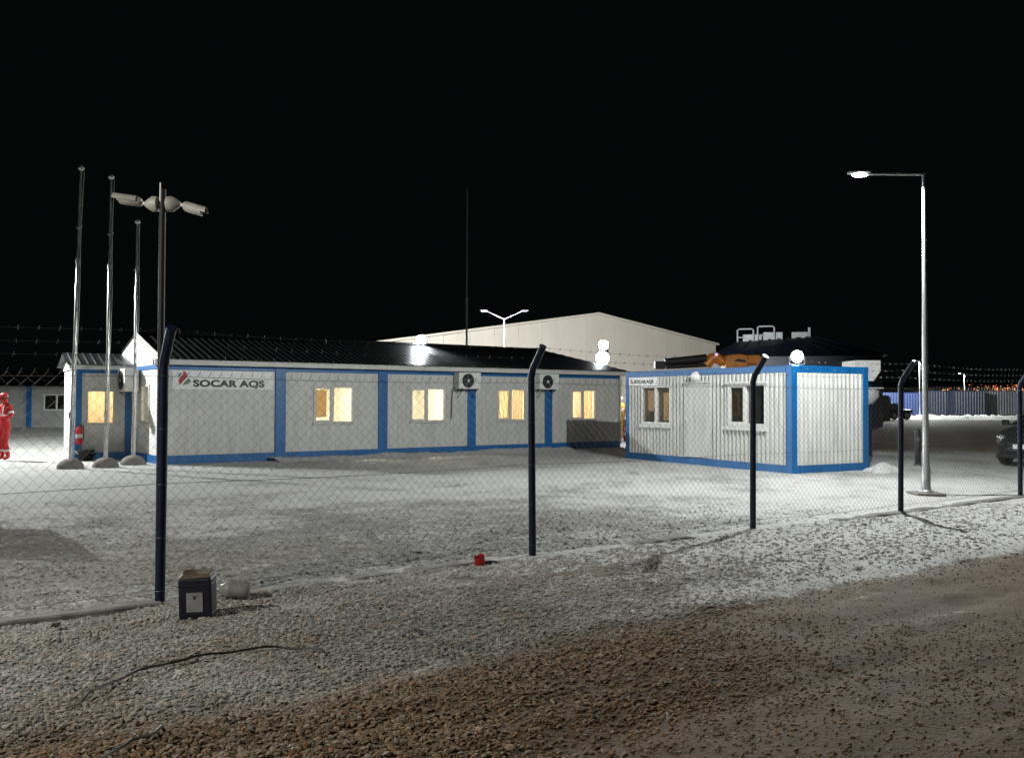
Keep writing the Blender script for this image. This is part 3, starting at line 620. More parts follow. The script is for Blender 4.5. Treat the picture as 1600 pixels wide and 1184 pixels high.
# ---------------------------------------------------------------- lettered signs
def sign_board(mat, w_, h_, label, tx, th, lx):
    r = empty('company_sign', (0, 0, 0), 0, label, 'sign', 'company signs'); r.matrix_world = mat
    MB().box(0, w_, -.014, 0, 0, h_).build('panel', 'sign', r, bevel=.003)
    c = bpy.data.curves.new('lettering', 'FONT'); c.body = 'SOCAR AQS'; c.size = 1; c.extrude = .002; c.offset = .05; c.space_character = 1.06; c.space_word = .85
    to = bpy.data.objects.new('t', c); COL.objects.link(to); dg = bpy.context.evaluated_depsgraph_get()
    me = bpy.data.meshes.new_from_object(to.evaluated_get(dg)); bpy.data.objects.remove(to)
    xs = [v.co.x for v in me.vertices]; ys = [v.co.y for v in me.vertices]; x0, x1, y0, y1 = min(xs), max(xs), min(ys), max(ys)
    zb, zt = th; 
    for v in me.vertices:
        v.co = Vector((tx[0] + (v.co.x-x0)/(x1-x0)*(tx[1]-tx[0]), -.0165 + v.co.z*.6, zb + (v.co.y-y0)/(y1-y0)*(zt-zb)))
    me.materials.clear(); me.materials.append(M['letter']); o = bpy.data.objects.new('lettering', me); COL.objects.link(o); o.parent = r
    a, b, z0, z1 = lx                                            # logo box
    def shape(name, pts, m, dy):
        mb = MB(); mb.prism([(a + (b-a)*u, z0 + (z1-z0)*v) for u, v in pts], -.0165-dy, -.0142, 'Y'); mb.build(name, m, r)
    def bez(p0, p1, p2, p3, n=10): return [tuple((1-t)**3*np.array(p0) + 3*(1-t)**2*t*np.array(p1) + 3*(1-t)*t*t*np.array(p2) + t**3*np.array(p3)) for t in np.linspace(0, 1, n)]
    red = bez((.42, 1.0), (.70, .88), (.80, .66), (.60, .46)) + bez((.60, .46), (.42, .30), (.30, .18), (.20, .03))[1:] + bez((.20, .03), (.00, .22), (.02, .40), (.20, .58))[1:] + bez((.20, .58), (.40, .74), (.42, .86), (.42, 1.0))[1:-1]
    shape('logo_flame', red, 'logo_red', .001)
    grn = bez((.36, .0), (.40, .16), (.55, .30), (.84, .52)) + bez((.84, .52), (.88, .40), (1.0, .36), (1.0, .30))[1:] + bez((1.0, .30), (.86, .14), (.66, .08), (.36, .0))[1:-1]
    shape('logo_leaf', grn, 'logo_green', .0005)
    blu = bez((.30, .86), (.26, .70), (.14, .62), (.05, .52)) + bez((.05, .52), (-.04, .70), (.06, .82), (.30, .86))[1:-1]
    shape('logo_drop', blu, 'logo_blue', .0005)
    return r
sign_board(bld.matrix_basis @ Matrix.Translation((.28, -.006, 1.86)), 2.64, .47, 'white sign with large black lettering and flame logo on the long block', (.51, 2.39), (.03, .245), (.13, .46, .09, .47))
sign_board(cab.matrix_basis @ Matrix.Translation((.17, -.017, 2.005)), 1.24, .235, 'small white sign with black lettering on the container cabin', (.24, 1.10), (.05, .165), (.07, .20, .05, .20))

# ---------------------------------------------------------------- air conditioners
def air_con(mat, w_, h_, d_, label, fan=.40):
    r = empty('air_conditioner', (0, 0, 0), 0, label, 'air conditioner', 'air conditioner outdoor units'); r.matrix_world = mat
    MB().box(0, w_, -d_, -.06, 0, h_).build('casing', 'white_metal', r, bevel=.02)
    cx, cz, R = w_*fan, h_*.5, h_*.42
    MB().lathe([(R, -d_-.004), (R, -d_-.001), (R*.94, .0-d_+.0)], 28, 'Y', (cx, 0, cz)).build('fan_well', 'dark', r, smooth=True)
    b = MB()
    for k in range(5):
        a = k*2*math.pi/5; a2 = a+.75
        b.add([(cx+.06*math.cos(a), -d_-.008, cz+.06*math.sin(a)), (cx+R*.88*math.cos(a), -d_-.006, cz+R*.88*math.sin(a)), (cx+R*.88*math.cos(a2), -d_-.014, cz+R*.88*math.sin(a2)), (cx+.06*math.cos(a2), -d_-.010, cz+.06*math.sin(a2))], [(0,1,2,3)])
    b.build('fan_blades', 'cargo_grey', r)
    g = MB()
    for q in (.25, .45, .65, .85, 1.0): g.tube([(cx+R*q*math.cos(t), -d_-.022, cz+R*q*math.sin(t)) for t in np.linspace(0, 2*math.pi, 29)], .004, 4, False)
    for k in range(10): a = k*math.pi/5; g.tube([(cx+.04*math.cos(a), -d_-.022, cz+.04*math.sin(a)), (cx+R*math.cos(a), -d_-.020, cz+R*math.sin(a))], .0035, 4, False)
    g.build('fan_guard', 'dark_steel', r)
    MB().lathe([(.045, -d_-.03), (.045, -d_-.018)], 14, 'Y', (cx, 0, cz)).build('hub', 'white_metal', r)
    k = MB()
    for x in (w_*.15, w_*.82): k.box(x, x+.035, -d_+.01, -.0415, -.035, -.002); k.tube([(x+.017, -.045, -.28), (x+.017, -d_+.05, -.035)], .012, 6)
    k.build('bracket', 'dark_steel', r)
    MB().tube([(w_*.05, -.08, .1), (w_*-.06, -.10, .0), (w_*-.08, -.05, -.3), (w_*-.08, -.03, -.9)], .016, 8).build('pipe', 'cargo_grey', r, smooth=True)
    return r
air_con(bld.matrix_basis @ Matrix.Translation((8.62, 0, 1.94)), .80, .50, .36, 'air conditioner unit right of the brightest lit window')
air_con(bld.matrix_basis @ Matrix.Translation((11.72, 0, 1.95)), .80, .50, .36, 'air conditioner unit just right of the second fence post')
air_con(bld.matrix_basis @ Matrix.Translation((0, 2.46, 1.80)) @ Matrix.Rotation(-math.pi/2, 4, 'Z'), .74, .60, .42, 'air conditioner unit on the end wall beside the tan window of the wing', .5)

# ---------------------------------------------------------------- flood lights
def W_(x, y, z): return L2W(x, y, z)
q = at(658, 535, 29.2)
tl = None
# ridge point seen at that pixel
best = min(np.linspace(4, 12, 200), key=lambda x: abs((W_(x, RY, 0).x/W_(x, RY, 0).y) - q.x/q.y)); q = W_(best, RY, 3.55)
toward = lambda p, dip, off=0: (math.cos(math.atan2(-p.y, -p.x)+off), math.sin(math.atan2(-p.y, -p.x)+off), dip)
flood_light(q, toward(q, .30), P_FLOOD, 'glaring flood light on the roof ridge of the long block', .16)
p = at(943, 538, 35.2); pm = p.copy()
mast = empty('flood_mast', (p.x, p.y+.12, 0), 0, 'slim steel mast behind the right end of the long block', 'mast')
MB().lathe([(.10, 0), (.10, .02), (.045, .04), (.04, 3.9)], 12).build('pole', 'galv', mast, smooth=True); MB().box(-.16, .16, -.03, .06, 3.03, 3.08).build('crossbar', 'galv', mast)
flood_light((p.x, p.y, 3.72), toward(p, .30), P_FLOOD*.8, 'upper of two glaring flood lights right of the long roof', .24, .20)
flood_light((p.x-.05, p.y-.05, 3.22), toward(p, .30), P_FLOOD*.7, 'lower and larger of the two flood lights right of the long roof', .2, .27)
flood_light((p.x+.05, p.y+.5, 3.55), (-.10, .99, -.06), 58000, 'unseen flood light added on the same mast to brighten the big hall', .3, .16, spot=95)  # added lamp facing away from view, there to brighten the hall gable
MB().tube([(.05, 0, 3.24), (.05, .38, 3.24)], .025, 8).build('rear_arm', 'galv', mast)  # arm carrying the added hall flood
p = CO + ds*.28 + dl*.10; p.z = CH + .20
flood_light(p, toward(p, .25, .1), P_FLOOD*.55, 'glaring flood light on the roof corner of the container cabin', .20, .14)

# ---------------------------------------------------------------- chain link fence
fence = empty('chain_link_fence', (POSTS[0][0], POSTS[0][1], 0), 0, 'chain link fence with navy posts and barbed wire across the yard', 'fence')
FB = Vector((POSTS[0][0], POSTS[0][1], 0))
PZ, ARM, ARMZ = 1.90, .20, .27
lean = [(0, 0), (.012, 0), (-.018, .01), (.006, 0), (.012, -.01), (.0, 0), (0, 0)]
def ppos(i): return Vector((*POSTS[i], 0)) - FB
for i in range(len(POSTS)):
    b = ppos(i); t = b + Vector((lean[i][0], lean[i][1], PZ)); e = t + FN*ARM + Vector((0, 0, ARMZ))
    pt = MB(); pt.tube([b + Vector((0, 0, -.06)), b.lerp(t, .5), t - (t-b).normalized()*.05, t + (e-t).normalized()*.05, e], .0385, 14)
    P = pt.build('post', 'navy', fence, smooth=True)
    for zt_ in (.10, .52, .94, 1.38, 1.80):
        q0 = b.lerp(t, zt_/PZ); MB().tube([q0 + FN*.0405*math.cos(a_) + FD*.0405*math.sin(a_) for a_ in np.linspace(0, 2*math.pi, 13)], .0022, 4, False).build('wire_tie', 'wire', P)
    c = MB(); c.tube([e - (e-t).normalized()*.004, e + (e-t).normalized()*.006], .041, 14); c.build('end_cap', 'navy', P)
WST = .045; HT = 1.84; ZB = .06
for i in range(len(POSTS)-1):
    a, b = ppos(i), ppos(i+1); d = (b-a); Ln = d.length; d = d.normalized(); off = -FN*.044
    ns = int(Ln/WST); nz = int((HT-ZB)/WST); vs = []; fs = []
    R = .0014
    ex = d*R; ez = Vector((0, 0, R)); eo = FN*R
    ph = RNG.random(3)*6
    for s in range(ns):
        base = len(vs)
        for j in range(nz+1):
            side = (j + s) % 2; z = ZB + j*WST
            u = (s + side)*WST
            bow = .018*math.sin(u*1.7 + ph[0])*math.sin(z*1.6) + .006*math.sin(u*5 + ph[1] + z*2)
            sag = .010*math.sin(u*2.3 + ph[2])*(z/HT)
            p = a + off + d*u + FN*(bow + (.0022 if side == (s % 2) else -.0022)) + Vector((0, 0, z + sag))
            vs += [p + ez*1.1 + eo*.3, p - ez*.55 + eo, p - ez*.55 - eo]
        for j in range(nz):
            o = base + j*3
            for k in range(3): k2 = (k+1) % 3; fs.append((o+k, o+k2, o+3+k2, o+3+k))
    top = len(vs)
    m = MB(); m.v = [tuple(v) for v in vs]; m.f = fs
    for s in range(ns):                                            # barbed selvage: twisted ends on top
        u = (s+.5)*WST*1.0
        if s % 2 == 0: 
            p = a + off + d*((s+1)*WST) + Vector((0, 0, ZB + nz*WST)); m.tube([p - d*.02 - Vector((0,0,.02)), p + d*.006 + Vector((0, 0, .03))], .002, 3, False)
    me = bpy.data.meshes.new('chain_link_mesh'); me.from_pydata(m.v, [], m.f); me.update(); o = bpy.data.objects.new('chain_link_mesh', me); COL.objects.link(o); o.parent = fence
    me.materials.append(M['wire']); tag(o, kind='stuff')
    for z in (.10, .94, 1.80):
        n = 8; MB().tube([a + off + d*(Ln*k/n) + Vector((0, 0, z - .02*math.sin(math.pi*k/n))) for k in range(n+1)], .0026, 4, False).build('tension_wire', 'wire', fence)
    for t in (.22, .58, .94):
        z = PZ + ARMZ*t; w0 = MB(); n = 12
        pts = [a + FN*(ARM*t) + d*(Ln*k/n) + Vector((0, 0, z - (.018+.02*t)*math.sin(math.pi*k/n))) for k in range(n+1)]
        w0.tube(pts, .0012, 4, False)
        for k in range(int(Ln/.14)):
            u = (k+.5)*.14/Ln*n; j = min(int(u), n-1); p = pts[j].lerp(pts[j+1], u-j); an = random.random()*3
            q1 = (FN*math.cos(an) + Vector((0, 0, 1))*math.sin(an))*.018 + d*.006
            w0.tube([p-q1, p+q1], .0017, 3, False); q2 = (FN*math.cos(an+1.4) + Vector((0, 0, 1))*math.sin(an+1.4))*.018; w0.tube([p-q2+d*.008, p+q2+d*.008], .0017, 3, False)
        w0.build('barbed_wire', 'barb', fence)
# concrete footing under the fence, cast in lengths
foot = empty('fence_footing', FB, 0, 'low concrete footing strip running under the fence', 'kerb')
for i in range(len(POSTS)-1):
    a, b = ppos(i), ppos(i+1); d = (b-a).normalized(); Ln = (b-a).length; m = MB(); n = 40; vs = []; fs = []
    for k in range(n+1):
        c = a + d*(.01 + (Ln-.02)*k/n); j = .012*(fbm(np.array(k*.5+i*9.0), np.array(2.0))-.5)*2; su = (-.045*float(sstep(.42, .62, fbm(np.array((i*40+k)*.09+3.0), np.array(7.7)))) if i else .012)
        for wx, z in ((-.10, -.08), (-.10, .004), (-.085, .012), (.085+j, .018), (.105+j, .006), (.11+j, -.08)): vs.append(c + FN*wx + Vector((0, 0, z + j*.5 + (su if z > -.05 else 0))))
    for k in range(n):
        for q in range(5): fs.append((k*6+q, k*6+q+1, (k+1)*6+q+1, (k+1)*6+q))
    fs.append((5,4,3,2,1,0)); fs.append(tuple(n*6+q for q in range(6)))
    m.add(vs, fs); m.build('footing_length', 'footing', foot)

# ---------------------------------------------------------------- camera mast with two cameras
p1 = Vector((POSTS[1][0]-.055, POSTS[1][1]+.11, 0))
cm = empty('camera_mast', p1, 0, 'dark pole with two white cameras rising behind the nearest fence post', 'camera mast')
MB().tube([(0, 0, -.05), (0, 0, 1.8), (.0, 0, 3.32)], .026, 12).build('pole', 'dark', cm, smooth=True)
MB().tube([(-.012, -.02, 3.18), (-.012, -.02, 3.37)], .006, 6).build('antenna', 'white_metal', cm)
for sx, tilt in ((-1, .06), (1, -.14)):
    bx = MB().lathe([(.030, 0), (.062, .01), (.064, .05), (.040, .09), (.02, .115)], 16, 'X', (0.028, 0, 0)); bx.v = [(x*sx, y, z+3.20) for x, y, z in bx.v]
    B = bx.build('mount', 'cam_grey', cm, smooth=True)
    zc = 3.215 if sx < 0 else 3.185
    MB().tube([(sx*.13, 0, 3.20), (sx*.19, 0, zc)], .014, 8).build('bracket', 'white_metal', cm)
    cb = MB().lathe([(.028, .17), (.040, .185), (.043, .29), (.040, .33)], 16, 'X'); 
    def tr(v): x, y, z = v; return (sx*x, y - (x-.17)*.25, zc + z + (x-.17)*(.10 if sx < 0 else -.32))
    cb.v = [tr(v) for v in cb.v]; body = cb.build('camera_body', 'cam_grey', cm, smooth=True)
    hb = MB(); n = 12; vs = []
    for x in (.20, .375):
        for k in range(n+1):
            a = math.pi*k/n; vs.append((x, .050*math.cos(a), .050*math.sin(a)*1.0-.004 + .0))
            vs.append((x, .046*math.cos(a), .046*math.sin(a)-.004))
    fs = []
    for k in range(n): A = 2*k; Bq = 2*(n+1); fs += [(A, A+2, Bq+A+2, Bq+A), (A+1, Bq+A+1, Bq+A+3, A+3)]
    hb.add([tr(v) for v in vs], fs); hb.build('sun_shield', 'cam_grey', body, smooth=True)
    lb = MB().lathe([(.034, .331), (.030, .336)], 14, 'X'); lb.v = [tr(v) for v in lb.v]; lb.build('camera_lens', 'dark', body)

# ---------------------------------------------------------------- flagpoles
def flagpole(px, py, h, label, lean=(0, 0)):
    g = on_ground(px, py); r = empty('flagpole', (g.x, g.y, 0), 0, label, 'flagpole', 'bare steel flagpoles')
    MB().lathe([(.30, -.03), (.29, .06), (.24, .14), (.15, .20), (.08, .22)], 20).build('concrete_base', 'concrete', r, smooth=True)
    T = lambda z: Vector((lean[0]*z/h, lean[1]*z/h, z))
    zz = [.2, 1.2, h*.35, h*.36, h*.68, h*.69, h-.1]; rr = [.047, .045, .043, .036, .034, .027, .024]
    MB().tube([T(z) for z in zz], rr, 14).build('pole', 'chrome', r, smooth=True)
    for z in (h*.355, h*.685): MB().tube([T(z-.05), T(z+.05)], .056 if z < h/2 else .046, 14).build('collar', 'chrome', r, smooth=True)
    f = MB().lathe([(.01, -.06), (.05, -.045), (.072, 0), (.05, .045), (.01, .06)], 14); f.v = [(x+lean[0], y+lean[1], z+h-.04) for x, y, z in f.v]; f.build('finial', 'white_metal', r, smooth=True)
    n = 14; MB().tube([T(z)+Vector((.075 + .012*math.sin(z*2), -.03, 0)) for z in np.linspace(.9, h-.12, n)], .007, 6).build('halyard', 'white_metal', r)
    c = T(h*.80); MB().tube([c + Vector((.075*math.cos(a)+.02, -.06, .05*math.sin(a))) for a in np.linspace(-2.6, .9, 12)], .012, 6).build('hook', 'chrome', r, smooth=True)
    MB().box(-.02, .02, -.075, -.045, 1.15, 1.30).build('cleat', 'chrome', r)
    return r
flagpole(110, 731, 7.05, 'leftmost and tallest bare steel flagpole', (.16, 0))
flagpole(165, 729, 6.95, 'middle of the three bare steel flagpoles', (.05, 0))
flagpole(208, 725, 6.05, 'shortest flagpole, nearest the long block', (.04, 0))
p = at(729, 600, 40); mm = empty('radio_mast', (p.x, p.y, 0), 0, 'thin tall mast rising behind the long dark roof', 'mast')
MB().lathe([(.15, 0), (.15, .03), (.05, .06), (.045, 6), (.035, 6.02), (.030, 10.9)], 10).build('pole', 'galv', mm, smooth=True)
MB().lathe([(.05, 5.92), (.05, 6.08)], 10).build('collar', 'galv', mm)

# ---------------------------------------------------------------- big hall behind
HA = FA; ap = at(935, 492, 74); 
hd_ = Vector((math.cos(HA), math.sin(HA), 0)); hn = Vector((-math.sin(HA), math.cos(HA), 0))
def hall_x(px):        # local x along the gable wall through the apex foot
    d = ray(px, 600); den = d.x*hn.x + d.y*hn.y; t = (ap.x*hn.x + ap.y*hn.y)/den; P = d*t; return (P.x-ap.x)*hd_.x + (P.y-ap.y)*hd_.y, P.y
xr, Dr = hall_x(1119); xl, Dl = hall_x(560)
za = ap.z; zr = at(1119, 539, Dr).z; zl = at(560, 541, Dl).z
hall = empty('big_hall', (ap.x, ap.y, 0), HA, 'big pale gabled hall rising behind the long block', 'hall')
npan = 16
for k in range(npan):
    a = xl + (xr-xl)*k/npan; b = xl + (xr-xl)*(k+1)/npan
    zt = lambda x: za + (zl-za)*(x/xl) if x < 0 else za + (zr-za)*(x/xr)
    poly = [(a, 0), (b, 0), (b, zt(b))] + ([(0, za)] if a < 0 < b else []) + [(a, zt(a))]
    MB().prism([(u+.03 if u == a else (u-.03 if u == b else u), v) for u, v in poly], 0, .10, 'Y').build('cladding_panel', 'hall', hall)
MB().prism([(xl+.01, .01), (xr-.01, .01), (xr-.01, zr-.02), (0, za-.02), (xl+.01, zl-.02)], .06, .25, 'Y').build('backing_wall', 'trim', hall)
m = MB(); m.prism([(xl-.3, zl-.0), (0, za+.02), (xr+.3, zr-.0), (xr+.3, zr+.16), (0, za+.2), (xl-.3, zl+.16)], -.12, 34, 'Y'); m.build('roof', 'hall', hall)
MB().box(xr-.3, xr-.002, .252, 34, 0, zr).build('side_wall', 'hall', hall)
MB().box(xl, xl+.3, .252, 34, 0, zl).build('side_wall', 'hall', hall)

# ---------------------------------------------------------------- dark roofed shed with white roof vents (behind the cabin)
sp = at(1235, 600, 58); shed = empty('industrial_shed', (sp.x, sp.y, 0), -.27, 'dark navy shed behind the cabin with white vents on its roof', 'shed')
def sx_(px): return (at(px, 600, 58).x - sp.x)
def sz_(py): return at(1235, py, 58).z
e0, e1, t0, t1 = sx_(1108), sx_(1378), sx_(1150), sx_(1285); ze, zt0, zt1 = sz_(556), sz_(527), sz_(520)
MB().box(e0+.3, e1-.3, .3, 13.7, 0, ze-.02).build('wall', 'navy_sheet', shed)
m = MB(); m.add([(e0, 0, ze), (e1, 0, ze), (e1, 14, ze), (e0, 14, ze), (t0, 4, zt0), (t1, 4, zt1), (t1, 10, zt1), (t0, 10, zt0)], [(0,1,5,4), (1,2,6,5), (2,3,7,6), (3,0,4,7), (4,5,6,7), (0,3,2,1)]); m.build('roof', 'navy_sheet', shed)
for k in range(9):
    x = e0 + (e1-e0)*(k+.5)/9; 
    u = t0 + (t1-t0)*(k+.5)/9; zz = zt0 + (zt1-zt0)*(k+.5)/9
    MB().tube([(x, -.03, ze+.03), (u, 3.97, zz+.03)], .05, 5).build('roof_rib', 'navy_sheet', shed)
for (pa, pb, pt, pbm) in ((1152, 1178, 505, 526), (1185, 1212, 501, 524)):
    x0, x1 = sx_(pa), sx_(pb); zb = sz_(pbm)-.1; z1 = sz_(pt)
    v = MB(); 
    v.box(x0+.35, x1+.55, 4.4, 5.6, zb, zb+.62*(z1-zb)); V = v.build('roof_vent', 'far_wall', shed, bevel=.03)
    MB().tube([(x0, 4.2, zb), (x0, 4.2, z1-.08), (x0+.1, 4.2, z1), (x1-.1, 4.2, z1), (x1, 4.2, z1-.08), (x1, 4.2, zb)], .055, 8).build('rail', 'far_wall', V, smooth=True)
    MB().tube([(x0, 4.2, (zb+z1)/2-.1), (x0+.4, 4.2, (zb+z1)/2-.1)], .05, 6).build('rail_stub', 'far_wall', V)
x0, x1 = sx_(1240), sx_(1266); MB().box(x0, x1, 4.4, 5.6, sz_(522)-.1, sz_(511)).build('roof_vent', 'far_wall', shed, bevel=.03)
MB().box(x1, x1+.16, 4.3, 4.46, sz_(522)-.1, sz_(504)).build('vent_pipe', 'far_wall', shed)

# ---------------------------------------------------------------- orange loader crane behind the cabin
cp = at(1140, 600, 31); cr = empty('loader_crane', (cp.x, cp.y, 0), .03, 'orange loader crane with a dark boom behind the cabin roof', 'crane')
cx_ = lambda px: at(px, 600, 31).x - cp.x
cz_ = lambda py: at(1140, py, 31).z
MB().box(cx_(1085), cx_(1200), -.9, .9, .75, 1.15).build('chassis', 'dark_steel', cr, bevel=.03)
for x in (cx_(1100), cx_(1125), cx_(1185)):
    for y in (-.95, .75):
        w0 = MB().lathe([(.30, 0), (.46, .02), (.50, .06), (.50, .20), (.46, .24), (.30, .26)], 20, 'Y', (x, y-.04, .48)); W0 = w0.build('wheel', 'tyre', cr, smooth=True)
        MB().lathe([(.26, -.01), (.12, .03)], 14, 'Y', (x, y-.045, .48)).build('rim', 'galv', W0)
MB().box(cx_(1165), cx_(1196), -1.0, 1.0, 1.16, cz_(578)).build('cab', 'orange', cr, bevel=.08)
MB().box(cx_(1165)-.012, cx_(1165)-.002, -.8, .8, 1.7, 2.35).build('windscreen', 'car_glass', cr)
MB().prism([(cx_(1130), 1.16), (cx_(1166), 1.16), (cx_(1166), cz_(556)), (cx_(1152), cz_(553)), (cx_(1130), cz_(556))], -.35, .35, 'Y').build('turret', 'orange', cr, bevel=.05)
MB().prism([(cx_(1142), cz_(565)), (cx_(1161), cz_(567)), (cx_(1161), cz_(563)), (cx_(1148), cz_(561))], -.37, -.352, 'Y').build('hatch', 'dark_steel', cr)
MB().prism([(cx_(1162), cz_(570)), (cx_(1184), cz_(570)), (cx_(1191), cz_(562)), (cx_(1184), cz_(554)), (cx_(1164), cz_(555))], -.3, .3, 'Y').build('counterweight', 'orange', cr, bevel=.06)
eb = MB(); eb.tube([(cx_(1131), 0, cz_(566)), (cx_(1118), 0, cz_(558)), (cx_(1112), 0, cz_(560)), (cx_(1102), 0, cz_(571))], [.17, .19, .19, .15], 10); eb.build('elbow', 'orange', cr, smooth=True)
MB().tube([(cx_(1103), -.02, cz_(560)), (cx_(1038), -.02, cz_(566))], [.15, .12], 10).build('boom', 'dark', cr, smooth=True)
MB().tube([(cx_(1106), -.02, cz_(570)), (cx_(1040), -.02, cz_(574))], .07, 10).build('lower_boom', 'dark', cr, smooth=True)
MB().box(cx_(1022), cx_(1038), -.16, .16, cz_(577), cz_(565)).build('boom_head', 'dark', cr, bevel=.02)
MB().tube([(cx_(1098), -.1, cz_(560)), (cx_(1088), -.1, cz_(558)), (cx_(1080), -.1, cz_(561))], .03, 6).build('hydraulic_line', 'dark', cr)
MB().lathe([(.03, -.05), (.06, 0), (.05, .03)], 10, 'Z', (cx_(1117), -.2, cz_(554))).build('work_lamp', 'lens_dim', cr)

# ---------------------------------------------------------------- white hopper behind the cabin's right side
hp = at(1352, 600, 27); ho = empty('white_hopper', (hp.x, hp.y, 0), 0, 'white steel hopper with a spout behind the right end of the cabin', 'hopper')
hx = lambda px: at(px, 600, 27).x - hp.x; hz = lambda py: at(1352, py, 27).z
MB().prism([(hx(1325), hz(564)), (hx(1366), hz(564)), (hx(1366), hz(580)), (hx(1355), hz(596)), (hx(1325), hz(596))], -.5, .5, 'Y').build('upper_bin', 'tank', ho, bevel=.02)
MB().lathe([(.05, hx(1366)), (.05, hx(1371))], 12, 'X', (0, 0, hz(581))).build('spout', 'tank', ho)
MB().lathe([(.12, hz(641)), (hx(1366)-hx(1347), hz(630)), (hx(1372)-hx(1345), hz(620)), (hx(1372)-hx(1345), hz(611)), (hx(1368)-hx(1345), hz(608))], 20, 'Z', (hx(1345), 0, 0)).build('lower_bowl', 'tank', ho, smooth=True)
MB().box(hx(1340), hx(1372), -.4, .4, hz(607), hz(605.5)).build('lid', 'tank', ho)
for x in (hx(1330), hx(1353)): MB().box(x-.05, x+.05, -.3, -.2, 0, hz(600)).build('leg', 'dark_steel', ho); MB().box(x-.05, x+.05, .2, .3, 0, hz(600)).build('leg', 'dark_steel', ho)

# ---------------------------------------------------------------- far right: shipping containers, snow bank, pillar, trailer, hill with town lights
def cargo(px0, px1, D, mat, label, h=2.55):
    a, b = at(px0, 600, D), at(px1, 600, D); Wd = b.x-a.x-.12
    r = empty('shipping_container', (a.x+.06, a.y, 0), 0, label, 'container', 'shipping containers far behind')
    m = MB(); ribbed_sheet(m, .12, Wd-.12, .14, h-.12, amp=.05, period=.30, y=.04); m.box(.12, Wd-.12, .05, 2.3, .14, h-.12); m.build('side_panel', mat, r)
    f = MB()
    f.box(0, .118, 0, .14, .02, h); f.box(Wd-.118, Wd, 0, .14, .02, h); f.box(.12, Wd-.12, 0, .1, h-.118, h); f.box(.12, Wd-.12, 0, .1, .02, .138); f.build('frame', mat, r)
    MB().box(.05, Wd-.05, .15, 2.3, h-.1, h-.02).build('roof', mat, r)
    return r
lab = ['bright blue shipping container right behind the cabin', 'blue shipping container behind the near lamp post', 'dark navy shipping container right of the near lamp post', 'dark grey shipping container below the town lights', 'rightmost grey shipping container beyond the last fence post']
pxs = [1366, 1440, 1480, 1530, 1590, 1660]
pxs = [1362, 1441, 1488, 1540, 1594, 1668]
for i, (mt, l) in enumerate(zip(('cargo_blue', 'cargo_navy', 'cargo_navy', 'cargo_grey', 'cargo_grey'), lab)): cargo(pxs[i], pxs[i+1], 100 + (i % 2)*1.5, mt, l, 2.75 if i else 2.5)
sb = MB(); vs = []; fs = []; n = 60; a, b = at(1350, 600, 84), at(1680, 600, 84)
prof = [(-1.6, -.05), (-1.0, .10), (-.3, .26), (.4, .30), (1.0, .12), (1.6, -.05)]
for k in range(n+1):
    x = a.x + (b.x-a.x)*k/n
    for j, (y, z) in enumerate(prof): vs.append((x, a.y + y + .5*(random.random()-.5), z*(.6+.8*random.random()) if z > 0 else z))
for k in range(n):
    for j in range(5): fs.append((k*6+j, (k+1)*6+j, (k+1)*6+j+1, k*6+j+1))
sb.add(vs, fs); o = sb.build('snow_bank', 'snow', None, smooth=True); tag(o, 'long low snow bank along the far edge of the yard', kind='structure')
g = on_ground(1382, 657); r = empty('concrete_pillar', (g.x, g.y, 0), 0, 'short grey concrete pillar beside the cabin far behind', 'pillar')
MB().box(-.38, .38, -.35, .35, 0, 1.75).build('shaft', 'concrete', r, bevel=.04); MB().prism([(-.42, 1.75), (.42, 1.75), (.2, 2.05), (-.2, 2.05)], -.35, .35, 'Y').build('cap', 'concrete', r)
g = on_ground(1404, 655.5); r = empty('tow_trailer', (g.x, g.y, 0), 0, 'small dark trailer on wheels in front of the blue container', 'trailer')
MB().box(-1.1, 1.0, -.5, .5, .55, .85).build('bed', 'dark_steel', r, bevel=.03)
for x in (-.6, .45):
    w0 = MB().lathe([(.2, -.1), (.33, -.08), (.36, -.03), (.36, .05), (.33, .1), (.2, .12)], 18, 'Y', (x, -.55, .36)); W0 = w0.build('wheel', 'tyre', r, smooth=True); MB().lathe([(.18, -.12), (.07, -.13)], 12, 'Y', (x, -.55, .36)).build('rim', 'white_metal', W0)
MB().box(-.9, .2, -.4, .4, .852, 1.4).build('load', 'cargo_grey', r, bevel=.05)
hv = []; hf = []; n = 50; a, b = at(1300, 600, 720), at(2100, 600, 720)
for k in range(n+1):
    t = k/n; x = a.x + (b.x-a.x)*t; hh = 16.5*min(1, t*4)**.8 + 2*math.sin(t*9)
    hv += [(x, 690, -1), (x, 716, hh*.55), (x, 745, hh), (x, 900, hh*1.05), (x, 1000, -2)]
for k in range(n):
    for j in range(4): hf.append((k*5+j, (k+1)*5+j, (k+1)*5+j+1, k*5+j+1))
hm = MB(); hm.add(hv, hf); o = hm.build('hill', 'dark', None, smooth=True); tag(o, 'dark hill behind the yard carrying the town', kind='structure')
